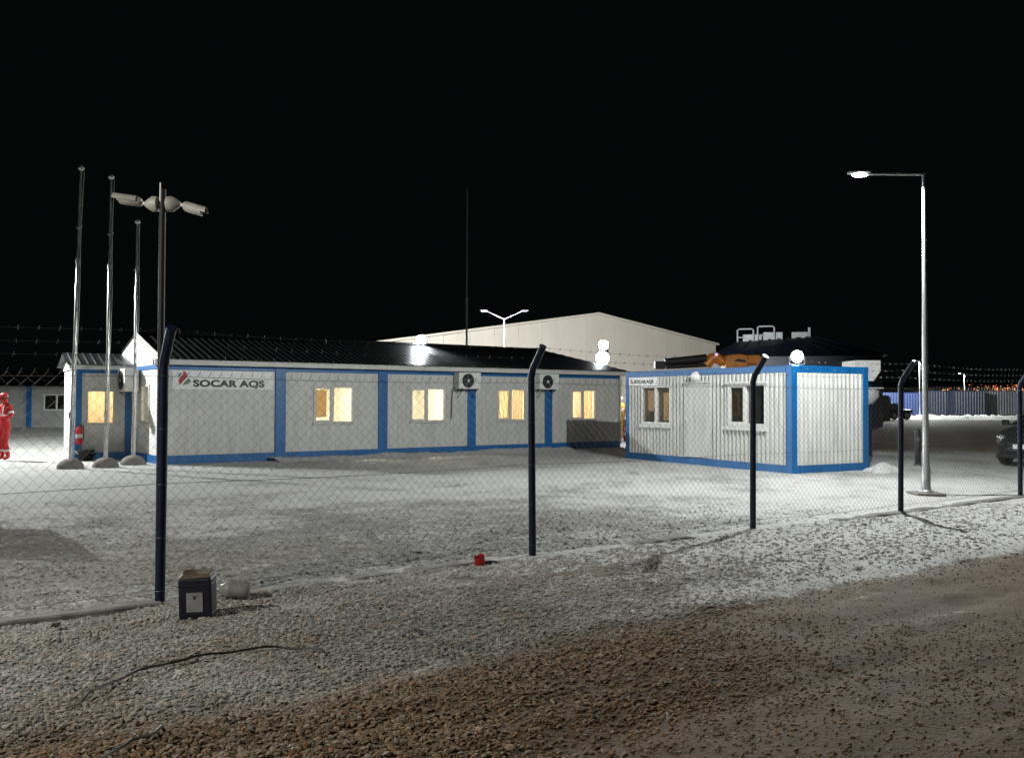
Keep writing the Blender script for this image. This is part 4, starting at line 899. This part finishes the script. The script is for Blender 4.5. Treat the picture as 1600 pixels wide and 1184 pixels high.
for nm, mt, cnt in (('town_lights', 'town', 90), ('pale_town_lights', 'town2', 28)):
    tm = MB()
    for k in range(cnt):
        t = random.random()**.8; px = 1462 + 138*t if random.random() < .85 else 1595 + 140*random.random()
        pr = min(1, (px-1455)/60); py = 613.5 - pr*14*random.random()**1.2 if nm == 'town_lights' else 611 - pr*8*random.random()
        c = at(px, py, 700 + 3*random.random()); s = .16 + .26*random.random()
        wz = s*1.6 if random.random() < .35 else s
        tm.add([(c.x-wz, c.y, c.z), (c.x, c.y-s, c.z), (c.x+wz, c.y, c.z), (c.x, c.y+s, c.z), (c.x, c.y, c.z+s), (c.x, c.y, c.z-s)], [(0,1,4),(1,2,4),(2,3,4),(3,0,4),(1,0,5),(2,1,5),(3,2,5),(0,3,5)])
    o = tm.build(nm, mt); tag(o, 'orange street lights of a distant town on the hill' if nm == 'town_lights' else 'paler orange lights scattered in the distant town', 'town lights', kind='stuff')

# ---------------------------------------------------------------- far left: dim office containers
fl = on_ground(45, 668); fb = empty('far_office_block', (fl.x, fl.y, 0), .10, 'dim grey office containers far behind the person in red', 'building')
pm_ = 1432/fl.y
def fwin(x): return (x+.75, x+2.15, .95, 1.85)
for k in range(-3, 2):
    x = k*3.1; m = MB(); wall_with_holes(m, x+.14, x+2.96, .22, 2.2, [fwin(x)] if k in (0, -2) else []); m.build('wall_panel', 'far_wall', fb)
    MB().box(x-.138, x+.138, -.05, .1, 0, 2.3).build('column', 'blue', fb)
    if k in (0, -2):
        W = window(fb, *fwin(x), split=.5, left_sash=False, fw=.07, sill=False)
    MB().box(x+.14, x+2.96, -.03, .1, 2.202, 2.3).build('top_rail', 'far_wall', fb); MB().box(x+.14, x+2.96, -.03, .1, 0, .218).build('bottom_rail', 'far_wall', fb)
MB().box(-9.4, 6.2, .3, 5.6, 0, 2.29).build('inner_body', 'dark', fb)
roof_slope(-9.7, 6.6, -9.7, 6.6, -.3, 2.32, 2.9, 3.2, rib=.4).build('roof', 'roof', fb)
roof_slope(-9.7, 6.6, -9.7, 6.6, 6.1, 2.32, 2.9, 3.2, rib=.4).build('roof', 'roof', fb)

# ---------------------------------------------------------------- people
def person(loc, rz, cloth, label, pose, cap=None, band=True, lower=None, hair=True, group='people on the site'):
    r = empty('person', loc, rz, label, 'person', group)
    J = dict(pel=(0, 0, .93), abd=(0, .01, 1.08), che=(0, 0, 1.27), ucl=(0, -.01, 1.40), nek=(0, 0, 1.49), hed=(0, .02, 1.58), hd2=(0, .025, 1.64), top=(0, .01, 1.70),
             shL=(-.17, -.01, 1.40), elL=(-.235, .00, 1.13), wrL=(-.25, .08, .90), haL=(-.25, .11, .83),
             shR=(.17, -.01, 1.40), elR=(.235, .00, 1.13), wrR=(.25, .08, .90), haR=(.25, .11, .83),
             hiL=(-.095, 0, .88), knL=(-.105, .03, .49), anL=(-.11, -.02, .09), toL=(-.125, .12, .04),
             hiR=(.095, 0, .88), knR=(.105, .03, .49), anR=(.11, -.02, .09), toR=(.125, .12, .04))
    J.update(pose)
    Rd = dict(pel=.135, abd=.125, che=.15, ucl=.12, nek=.055, hed=.085, hd2=.092, top=.055, shL=.075, shR=.075, elL=.055, elR=.055, wrL=.042, wrR=.042, haL=.040, haR=.040,
              hiL=.10, hiR=.10, knL=.072, knR=.072, anL=.055, anR=.055, toL=.042, toR=.042)
    E = [('pel','abd'),('abd','che'),('che','ucl'),('ucl','nek'),('nek','hed'),('hed','hd2'),('hd2','top')]
    for s in 'LR': E += [('ucl','sh'+s),('sh'+s,'el'+s),('el'+s,'wr'+s),('wr'+s,'ha'+s),('pel','hi'+s),('hi'+s,'kn'+s),('kn'+s,'an'+s),('an'+s,'to'+s)]
    names = list(J); V = [Vector(J[n]) for n in names]; R_ = [Rd[n] for n in names]; ed = [(names.index(a), names.index(b)) for a, b in E]
    for s in 'LR':                                             # five fingers each
        h = Vector(J['ha'+s]); dirn = (h - Vector(J['wr'+s])).normalized(); sd = Vector((0, 1, 0)); sd = (sd - dirn*sd.dot(dirn)).normalized()
        inn = Vector((1 if s == 'L' else -1, 0, 0)); hi = names.index('ha'+s)
        for q, (o, ln) in enumerate(((.030, .075), (.010, .085), (-.010, .080), (-.028, .062))):
            V += [h + sd*o + dirn*.035, h + sd*o + dirn*(.035+ln*.5) + inn*.008, h + sd*o*.9 + dirn*(.03+ln) + inn*.03]; R_ += [.0095, .009, .008]
            b = len(V)-3; ed += [(hi, b), (b, b+1), (b+1, b+2)]
        V += [h + sd*.040 + dirn*.0, h + sd*.052 + dirn*.04 + inn*.015]; R_ += [.011, .009]; b = len(V)-2; ed += [(hi, b), (b, b+1)]
    me = bpy.data.meshes.new('body'); me.from_pydata(V, ed, []); o = bpy.data.objects.new('body_t', me); COL.objects.link(o)
    sk = o.modifiers.new('skin', 'SKIN'); sk.use_smooth_shade = True
    for i, sv in enumerate(me.skin_vertices[0].data): sv.radius = (R_[i], R_[i]*(.78 if i < 4 else 1)); sv.use_root = (i == 0)
    su = o.modifiers.new('sub', 'SUBSURF'); su.levels = 2; su.render_levels = 2
    dg = bpy.context.evaluated_depsgraph_get(); m2 = bpy.data.meshes.new_from_object(o.evaluated_get(dg)); bpy.data.objects.remove(o)
    neck = Vector(J['nek']); bm = bmesh.new(); bm.from_mesh(m2)
    hc = Vector(J['hd2'])
    # nose, ears and eyes worked into the same mesh
    up = (Vector(J['top']) - Vector(J['hed'])).normalized(); fw = Vector((0, 1, 0)); fw = (fw - up*fw.dot(up)).normalized(); rt = fw.cross(up)
    def blob(c, r_, sc, mi):
        res = bmesh.ops.create_icosphere(bm, subdivisions=2, radius=r_, matrix=Matrix.Translation(c) @ Matrix.Diagonal((*sc, 1)))
        for v in res['verts']:
            for f_ in v.link_faces: f_.material_index = mi
    for f_ in bm.faces:
        c = f_.calc_center_median(); mi = 0
        if c.z > neck.z-.0 and (c-hc).length < .22: mi = 1
        for s in 'LR':
            if (c - Vector(J['ha'+s])).length < .15 and (c-Vector(J['wr'+s])).dot(Vector(J['ha'+s])-Vector(J['wr'+s])) > 0: mi = 1
            if c.z < Vector(J['an'+s]).z + .035 and (c - Vector(J['an'+s])).length < .24: mi = 2
        if mi == 0 and lower and c.z < J['pel'][2] - .02: mi = 3
        f_.material_index = mi
    blob(hc + fw*.10 - up*.035, .016, (1, 1.2, 1.5), 1)
    for s in (-1, 1): blob(hc + rt*s*.092 - up*.03 - fw*.01, .024, (.45, 1, 1.3), 1); blob(hc + fw*.083 + rt*s*.034 - up*.012, .011, (1, 1, .8), 4)
    blob(hc + fw*.088 - up*.075, .016, (1.6, .6, .45), 1)
    for f_ in bm.faces: f_.smooth = True
    bm.to_mesh(m2); bm.free(); m2.materials.clear()
    for k in (cloth, 'skin', 'boot', lower or cloth, 'hair'): m2.materials.append(M[k])
    body = bpy.data.objects.new('body', m2); COL.objects.link(body); body.parent = r
    rot = Matrix((rt, fw, up)).transposed()
    def on_head(mb, name, m):
        mb.v = [tuple(hc + rot @ Vector(v)) for v in mb.v]; return mb.build(name, m, r, smooth=True)
    if hair: on_head(MB().lathe([(.098, -.03), (.106, .02), (.098, .06), (.065, .095), (.01, .108)], 16, 'Z', (0, -.02, 0)), 'hair', 'hair')
    if cap:
        cp_ = MB().lathe([(.112, .015), (.114, .05), (.104, .085), (.068, .115), (.01, .125)], 18, 'Z', (0, -.008, 0))
        cp_.prism([(.08*math.cos(a), .085+.075*math.sin(a)) for a in np.linspace(0, math.pi, 10)], .022, .032, 'Z'); on_head(cp_, 'cap', cap)
    if band:
        def ring(a, b, t, rad, w0=.026):
            a, b = Vector(a), Vector(b); c = a.lerp(b, t); d = (b-a).normalized()*w0
            MB().tube([c-d, c+d], rad, 16, False).build('reflective_band', 'reflective', r, smooth=True)
        for s in 'LR':
            ring(J['kn'+s], J['an'+s], .55, .085); ring(J['sh'+s], J['el'+s], .60, .078)
        tb = MB(); tb.tube([Vector(J['abd']).lerp(Vector(J['che']), .55)+Vector((0, 0, -.024)), Vector(J['abd']).lerp(Vector(J['che']), .55)+Vector((0, 0, .024))], .165, 20, False)
        ax = Vector(J['abd']).lerp(Vector(J['che']), .55); tb.v = [(x, ax.y+(y-ax.y)*.80, z) for x, y, z in tb.v]; tb.build('reflective_band', 'reflective', r, smooth=True)
        for s in (-1, 1): MB().tube([(s*.09, .125, 1.17), (s*.095, .128, 1.30), (s*.095, .08, 1.43), (s*.09, .0, 1.475), (s*.095, -.10, 1.41), (s*.09, -.125, 1.30), (s*.09, -.12, 1.17)], .014, 6).build('reflective_strap', 'reflective', r, smooth=True)
    return r
g = on_ground(7, 719)
person((g.x, g.y, 0), 2.65, 'red_cloth', 'worker in red coveralls and red cap standing at the left edge', dict(
    elR=(.27, -.02, 1.14), wrR=(.24, .16, 1.02), haR=(.23, .22, 1.00), elL=(-.26, .0, 1.13), wrL=(-.17, .2, 1.12), haL=(-.13, .26, 1.13), knL=(-.10, .06, .49), anL=(-.10, -.04, .09), toL=(-.11, .11, .04), hed=(0, .035, 1.575), hd2=(0, .05, 1.63), top=(0, .045, 1.69)), cap='red')
g = at(969, 640, 39)
person((g.x, g.y, 0), 2.4, 'yellow_cloth', 'worker in a yellow jacket glimpsed between the long block and the cabin', {}, cap='white_metal', lower='dark_cloth')
pw = L2W(7.26, .80, .14)
sit = dict(pel=(0, -.05, .52), abd=(0, -.03, .68), che=(0, 0, .88), ucl=(0, .01, 1.01), nek=(0, .03, 1.10), hed=(0, .06, 1.18), hd2=(0, .07, 1.24), top=(0, .065, 1.30), shL=(-.17, 0, 1.0), shR=(.17, 0, 1.0), elL=(-.22, .12, .78), elR=(.22, .12, .78), wrL=(-.17, .33, .76), wrR=(.17, .33, .76), haL=(-.15, .40, .77), haR=(.15, .40, .77),
           hiL=(-.10, .0, .50), hiR=(.10, .0, .50), knL=(-.12, .42, .50), knR=(.12, .42, .50), anL=(-.12, .40, .09), anR=(.12, .40, .09), toL=(-.125, .54, .04), toR=(.125, .54, .04))
person(pw, FA + 2.2, 'red_cloth', 'person in red seated inside the second lit window', sit, band=False)
ch = empty('office_chair', L2W(7.26, .82, .14), FA + 2.2, 'dark office chair under the person inside the second lit window', 'chair')
MB().box(-.22, .22, -.24, .22, .34, .40).build('seat', 'dark', ch, bevel=.03); MB().box(-.20, .20, -.34, -.28, .5, .95).build('backrest', 'dark', ch, bevel=.03)
MB().tube([(0, 0, .05), (0, 0, .34)], .03, 10).build('column', 'dark_steel', ch); MB().tube([(0, -.2, .37), (0, -.31, .37), (0, -.31, .55)], .02, 8).build('back_bar', 'dark_steel', ch)
for k in range(5):
    a = k*2*math.pi/5; MB().tube([(0, 0, .08), (.27*math.cos(a), .27*math.sin(a), .04)], .02, 6).build('leg', 'dark_steel', ch); 

# ---------------------------------------------------------------- parked car at the right edge (front end in view)
def car():
    g = on_ground(1602, 728); r = empty('parked_car', (g.x-.22, g.y-.4, 0), -.90, 'dark parked car nosing into the right edge behind the last fence post', 'car')
    st = [(-.02, .42, .30, .62), (.06, .62, .24, .74), (.22, .78, .22, .82), (.55, .86, .22, .90), (1.0, .895, .20, .955), (1.45, .90, .20, 1.0), (2.2, .90, .20, 1.02), (3.2, .90, .20, 1.03), (3.9, .88, .22, 1.02), (4.3, .80, .28, .98), (4.45, .62, .34, .90)]
    vs = []; fs = []; n = 13
    for y, hw, zb, zt in st:
        zm = zb + (zt-zb)*.55
        sec = [(-hw*.92, zb), (-hw*.985, zb+.08), (-hw, zm), (-hw*.985, zt-.10), (-hw*.93, zt-.03), (-hw*.75, zt+.005), (0, zt+.03), (hw*.75, zt+.005), (hw*.93, zt-.03), (hw*.985, zt-.10), (hw, zm), (hw*.985, zb+.08), (hw*.92, zb)]
        vs += [(x, y, z) for x, z in sec]
    for i in range(len(st)-1):
        for k in range(n): k2 = (k+1) % n; fs.append((i*n+k, i*n+k2, (i+1)*n+k2, (i+1)*n+k))
    fs += [tuple(range(n)), tuple((len(st)-1)*n + k for k in range(n-1, -1, -1))]
    b = MB(); b.add(vs, fs); body = b.build('body', 'car', r, smooth=True)
    gst = [(1.22, .80, 1.00, 1.03), (1.95, .66, 1.02, 1.44), (2.5, .64, 1.02, 1.50), (3.3, .64, 1.02, 1.47), (4.05, .74, 1.01, 1.06)]
    vs = []; fs = []; n = 6
    for y, hw, zb, zt in gst: vs += [(-.86, y, zb), (-hw, y, zt-.04), (-hw*.8, y, zt), (hw*.8, y, zt), (hw, y, zt-.04), (.86, y, zb)]
    for i in range(len(gst)-1):
        for k in range(n): k2 = (k+1) % n; fs.append((i*n+k, i*n+k2, (i+1)*n+k2, (i+1)*n+k))
    c = MB(); c.add(vs, fs); c.build('windows', 'car_glass', r, smooth=True)
    MB().prism([(-.60, 1.92), (.60, 1.92), (.60, 3.35), (-.60, 3.35)], 1.485, 1.525, 'Z').build('roof', 'car', r, bevel=.02)
    for s in (-1, 1):
        h = MB(); h.add([(s*.50, .03, .66), (s*.74, .19, .68), (s*.80, .36, .70), (s*.78, .38, .80), (s*.68, .20, .78), (s*.48, .055, .74)], [(0,1,2,3,4,5)] if s > 0 else [(5,4,3,2,1,0)])
        h.v = [(x + s*.012, y-.022, z) for x, y, z in h.v]; H = h.build('headlight', 'chrome_trim', r)
        for q in range(3): MB().lathe([(.024, -.01), (.018, -.02)], 10, 'Y', (s*(.58+.075*q), .06+.06*q, .70+.012*q)).build('light_unit', 'reflective', H)
        MB().tube([(s*.90, 1.38, 1.0), (s*1.0, 1.38, 1.02)], .02, 6).build('mirror_arm', 'car', r); MB().box(min(s*.97, s*1.14), max(s*.97, s*1.14), 1.33, 1.45, .99, 1.13).build('mirror', 'car', r, bevel=.03)
        for y in (.86, 3.55):
            w0 = MB().lathe([(.22, -.10), (.31, -.10), (.335, -.07), (.335, .07), (.31, .10), (.22, .10)], 24, 'X', (s*.82, y, .335)); W0 = w0.build('wheel', 'tyre', r, smooth=True)
            MB().lathe([(.21, -.105), (.19, -.09), (.05, -.10)], 18, 'X', (s*.82, y, .335)).build('rim', 'galv', W0)
    MB().box(-.42, .42, -.045, -.02, .36, .60).build('grille', 'dark', r, bevel=.01)
    for q in range(4): MB().box(-.40, .40, -.055, -.046, .40+.05*q, .412+.05*q).build('grille_bar', 'chrome_trim', r)
    MB().box(-.26, .26, -.070, -.058, .44, .55).build('number_plate', 'reflective', r)
    MB().box(-.70, .70, .0, .10, .20, .30).build('bumper_lip', 'dark', r, bevel=.02)
car()

# ---------------------------------------------------------------- small things in the yard
def extinguisher(loc, rz, label, wall=True):
    r = empty('fire_extinguisher', loc, rz, label, 'fire extinguisher', 'fire extinguishers')
    MB().lathe([(.06, 0), (.08, .012), (.083, .05), (.083, .37), (.07, .42), (.035, .455), (.03, .48)], 18).build('cylinder', 'red', r, smooth=True)
    MB().lathe([(.0845, .17), (.0845, .27)], 18).build('label_band', 'reflective', r, smooth=True)
    MB().lathe([(.03, .48), (.032, .50), (.02, .53)], 12).build('valve', 'dark', r, smooth=True); MB().tube([(0, 0, .52), (.03, -.05, .55), (.04, -.11, .54)], .01, 6).build('lever', 'dark', r)
    MB().tube([(.02, 0, .50), (.09, -.02, .48), (.105, -.02, .30), (.10, -.02, .12)], .011, 8).build('hose', 'dark', r, smooth=True)
    if wall: MB().box(-.05, .05, .07, .13, .30, .40).build('wall_hook', 'dark_steel', r)
    return r
extinguisher(wing.matrix_basis @ Vector((.10, -.13, .42)), FA, 'red fire extinguisher hung beside the black bucket on the wing')
extinguisher(CO + dl*(CL+.12) + ds*.10 + Vector((0, 0, .44)), CA - math.pi/2, 'red fire extinguisher on the far blue corner post of the cabin')
g = on_ground(133, 719); bk = empty('bucket', (g.x, g.y, 0), .4, 'black rubber bucket with a white handle at the foot of the wing', 'bucket')
MB().lathe([(.17, -.01), (.20, .12), (.235, .26), (.245, .27), (.235, .275), (.215, .255), (.18, .03)], 22).build('tub', 'dark', bk, smooth=True)
MB().tube([(-.23*math.cos(a), -.16*math.sin(a)-.02, .25-.09*math.sin(a)) for a in np.linspace(0, math.pi, 14)], .010, 6).build('handle', 'white_metal', bk, smooth=True)
# square can
g = on_ground(310, 968); can = empty('square_can', (g.x, g.y, 0.0), .08, 'dark blue square metal can with a pale label on the gravel', 'can'); can.rotation_euler = (.03, -.03, .10)
MB().box(-.118, .118, -.09, .09, -.02, .325).build('body', 'can_blue', can, bevel=.016)
t = MB(); t.add([(-.122, -.094, .318), (.122, -.094, .330), (.122, .094, .345), (-.122, .094, .340), (-.10, -.075, .338), (.10, -.075, .352), (.10, .075, .362), (-.10, .075, .358)], [(0,3,2,1),(4,5,6,7),(0,1,5,4),(1,2,6,5),(2,3,7,6),(3,0,4,7)]); t.build('lid', 'can_top', can, bevel=.006)
for z in (.06, .27): MB().box(-.121, .121, -.0935, .0935, z, z+.008).build('rolled_seam', 'can_blue', can, bevel=.003)
lb = MB().box(-.058, .056, -.0965, -.0938, .082, .222).build('label_sheet', 'label', can)
mk = MB(); mk.prism([(-.016, .196), (-.008, .200), (.0, .188), (.008, .202), (.015, .199), (.006, .180), (.008, .170), (-.002, .176), (-.010, .168), (-.007, .183)], -.0975, -.0967, 'Y'); mk.build('emblem', 'letter', lb)
# clear jug lying on its side
g = on_ground(366, 935); jg = empty('plastic_jug', (g.x, g.y, .075), .2, 'clear plastic jug lying on its side beside the dark can', 'jug'); jg.rotation_euler = (.3, .06, .15)
MB().lathe([(.02, -.155), (.022, -.12), (.035, -.105), (.070, -.06), (.078, -.04), (.074, -.02), (.078, 0), (.074, .03), (.078, .05), (.078, .10), (.065, .118), (.02, .112)], 22, 'X').build('bottle', 'jug', jg, smooth=True)
MB().lathe([(.028, -.185), (.028, -.15), (.024, -.148)], 14, 'X').build('cap', 'dark', jg, smooth=True)
MB().lathe([(.02, -.09), (.062, -.05), (.068, .04), (.068, .095), (.02, .105)], 18, 'X', (0, 0, -.004)).build('frost', 'jug_frost', jg, smooth=True)
# red cup
g = on_ground(750, 882); cu = empty('red_cup', (g.x, g.y, .0), .3, 'small crumpled red cup lying in the snow by the footing', 'cup'); cu.rotation_euler = (.12, -.10, .2)
m = MB(); m.lathe([(.040, -.005), (.043, .0), (.052, .085), (.054, .09), (.050, .088), (.040, .004)], 14); m.v = [(x*1.05, y*.8, z + .01*math.sin(x*60)) for x, y, z in m.v]; m.build('cup_wall', 'red', cu, smooth=True)
MB().box(-.10, -.062, -.03, .0, .0, .018).build('torn_scrap', 'reflective', cu)
# black hose half buried in the gravel: two separate ends
def hose(pts, label):
    P = [on_ground(x, y, .028) for x, y in pts]; out = []
    for i in range(len(P)-1):
        for t in np.linspace(0, 1, 5)[:-1]: out.append(P[i].lerp(P[i+1], t))
    out.append(P[-1]); out[0].z -= .03; out[-1].z -= .03; b = out[0].copy()
    r = MB().tube([p + Vector((0, 0, .006*math.sin(i*.9))) - b for i, p in enumerate(out)], .0075, 8).build('black_hose', 'hose', None, smooth=True, loc=b); tag(r, label, 'hose', 'black hoses on the gravel')
hose([(128, 1087), (170, 1066), (215, 1048), (265, 1034), (320, 1023), (375, 1015), (430, 1010), (480, 1012), (512, 1016)], 'long black hose curving over the gravel below the dark can')
hose([(150, 1192), (175, 1172), (205, 1158), (235, 1146), (258, 1133)], 'short end of black hose at the bottom left corner')
# clods and leaves
for (px, py, s, l) in ((652, 994, .06, 'dark dry leaf clump lying on the grey gravel'), (85, 985, .05, 'dark clod beside the footing at far left'), (655, 869, .05, 'small dark dry clump left of the red cup')):
    g = on_ground(px, py); n = 9
    m = MB()
    for k in range(6):
        a = random.random()*6.3; c = Vector((math.cos(a), math.sin(a)*.6, 0))*s*.5*random.random()
        d = Vector((math.cos(a+1), math.sin(a+1), 0)); e = Vector((-d.y, d.x, .5)); L_ = s*(.5+.6*random.random())
        m.add([c - d*L_, c + e*L_*.35 + Vector((0, 0, .012)), c + d*L_ + Vector((0, 0, .02)), c - e*L_*.3 + Vector((0, 0, .012))], [(0,1,2,3)])
    o = m.build('leaf_clump', 'rust', None, loc=(g.x, g.y, .03)); tag(o, l, 'leaf litter', 'dark clumps on the gravel')
    sm = o.modifiers.new('thick', 'SOLIDIFY'); sm.thickness = .003
# bollard beyond the fence, snow heap by the cabin
g = on_ground(1434, 727); r = empty('bollard', (g.x, g.y, 0), 0, 'dark steel bollard left of the near lamp post', 'bollard')
MB().lathe([(.07, -.02), (.07, .86), (.06, .90), (.02, .92)], 16).build('tube', 'dark_steel', r, smooth=True); MB().lathe([(.072, .62), (.072, .70)], 16).build('band', 'cargo_grey', r); MB().lathe([(.12, -.02), (.12, .02), (.075, .03)], 16).build('foot', 'concrete', r)
g = on_ground(1380, 737); vs = []; fs = []; n, k_ = 26, 8
for j in range(k_+1):
    t = j/k_
    for i in range(n):
        a = 2*math.pi*i/n; rr = (1-t**1.4)*(1+.25*math.sin(3*a+1)+.15*random.random()); vs.append((.42*rr*math.cos(a), .30*rr*math.sin(a), .20*t*(1+.3*random.random()) - .02))
for j in range(k_):
    for i in range(n): i2 = (i+1) % n; fs.append((j*n+i, j*n+i2, (j+1)*n+i2, (j+1)*n+i))
fs.append(tuple(k_*n+i for i in range(n)))
m = MB(); m.add(vs, fs); o = m.build('snow_heap', 'snow', None, smooth=True, loc=(g.x, g.y, 0)); tag(o, 'small heap of snow against the right end of the cabin', 'snow heap')
# snow swept against the long block
dv = []; df = []; n = 90; pr = [(-.75, -.03), (-.45, .03), (-.22, .07), (-.05, .085), (.02, .02)]
for k in range(n+1):
    x = 2.8 + 10.2*k/n; q = float(fbm(np.array(x*1.1), np.array(3.3)))
    for y, z in pr: dv.append(tuple(L2W(x, y*(.6+q) - .035, max(-.03, z*(2.4*q-.35)))))
for k in range(n):
    for j in range(4): df.append((k*5+j, (k+1)*5+j, (k+1)*5+j+1, k*5+j+1))
m = MB(); m.add(dv, df); o = m.build('snow_drift', 'snow', None, smooth=True); tag(o, 'low snow drift along the foot of the long block', kind='structure')
# unseen stand-in board on posts, added for the square shadow it throws
nb = empty('blank_board', (-9.9, 15.55, 0), -.02, 'unseen raised board past the left edge, added to throw a square shadow', 'board')
MB().box(-1.45, 1.05, -.03, .03, 1.66, 2.16).build('panel', 'sign', nb, bevel=.01)
for x in (-1.0, .55): MB().box(x-.04, x+.04, .031, .10, -.05, 2.1).build('post', 'galv', nb)
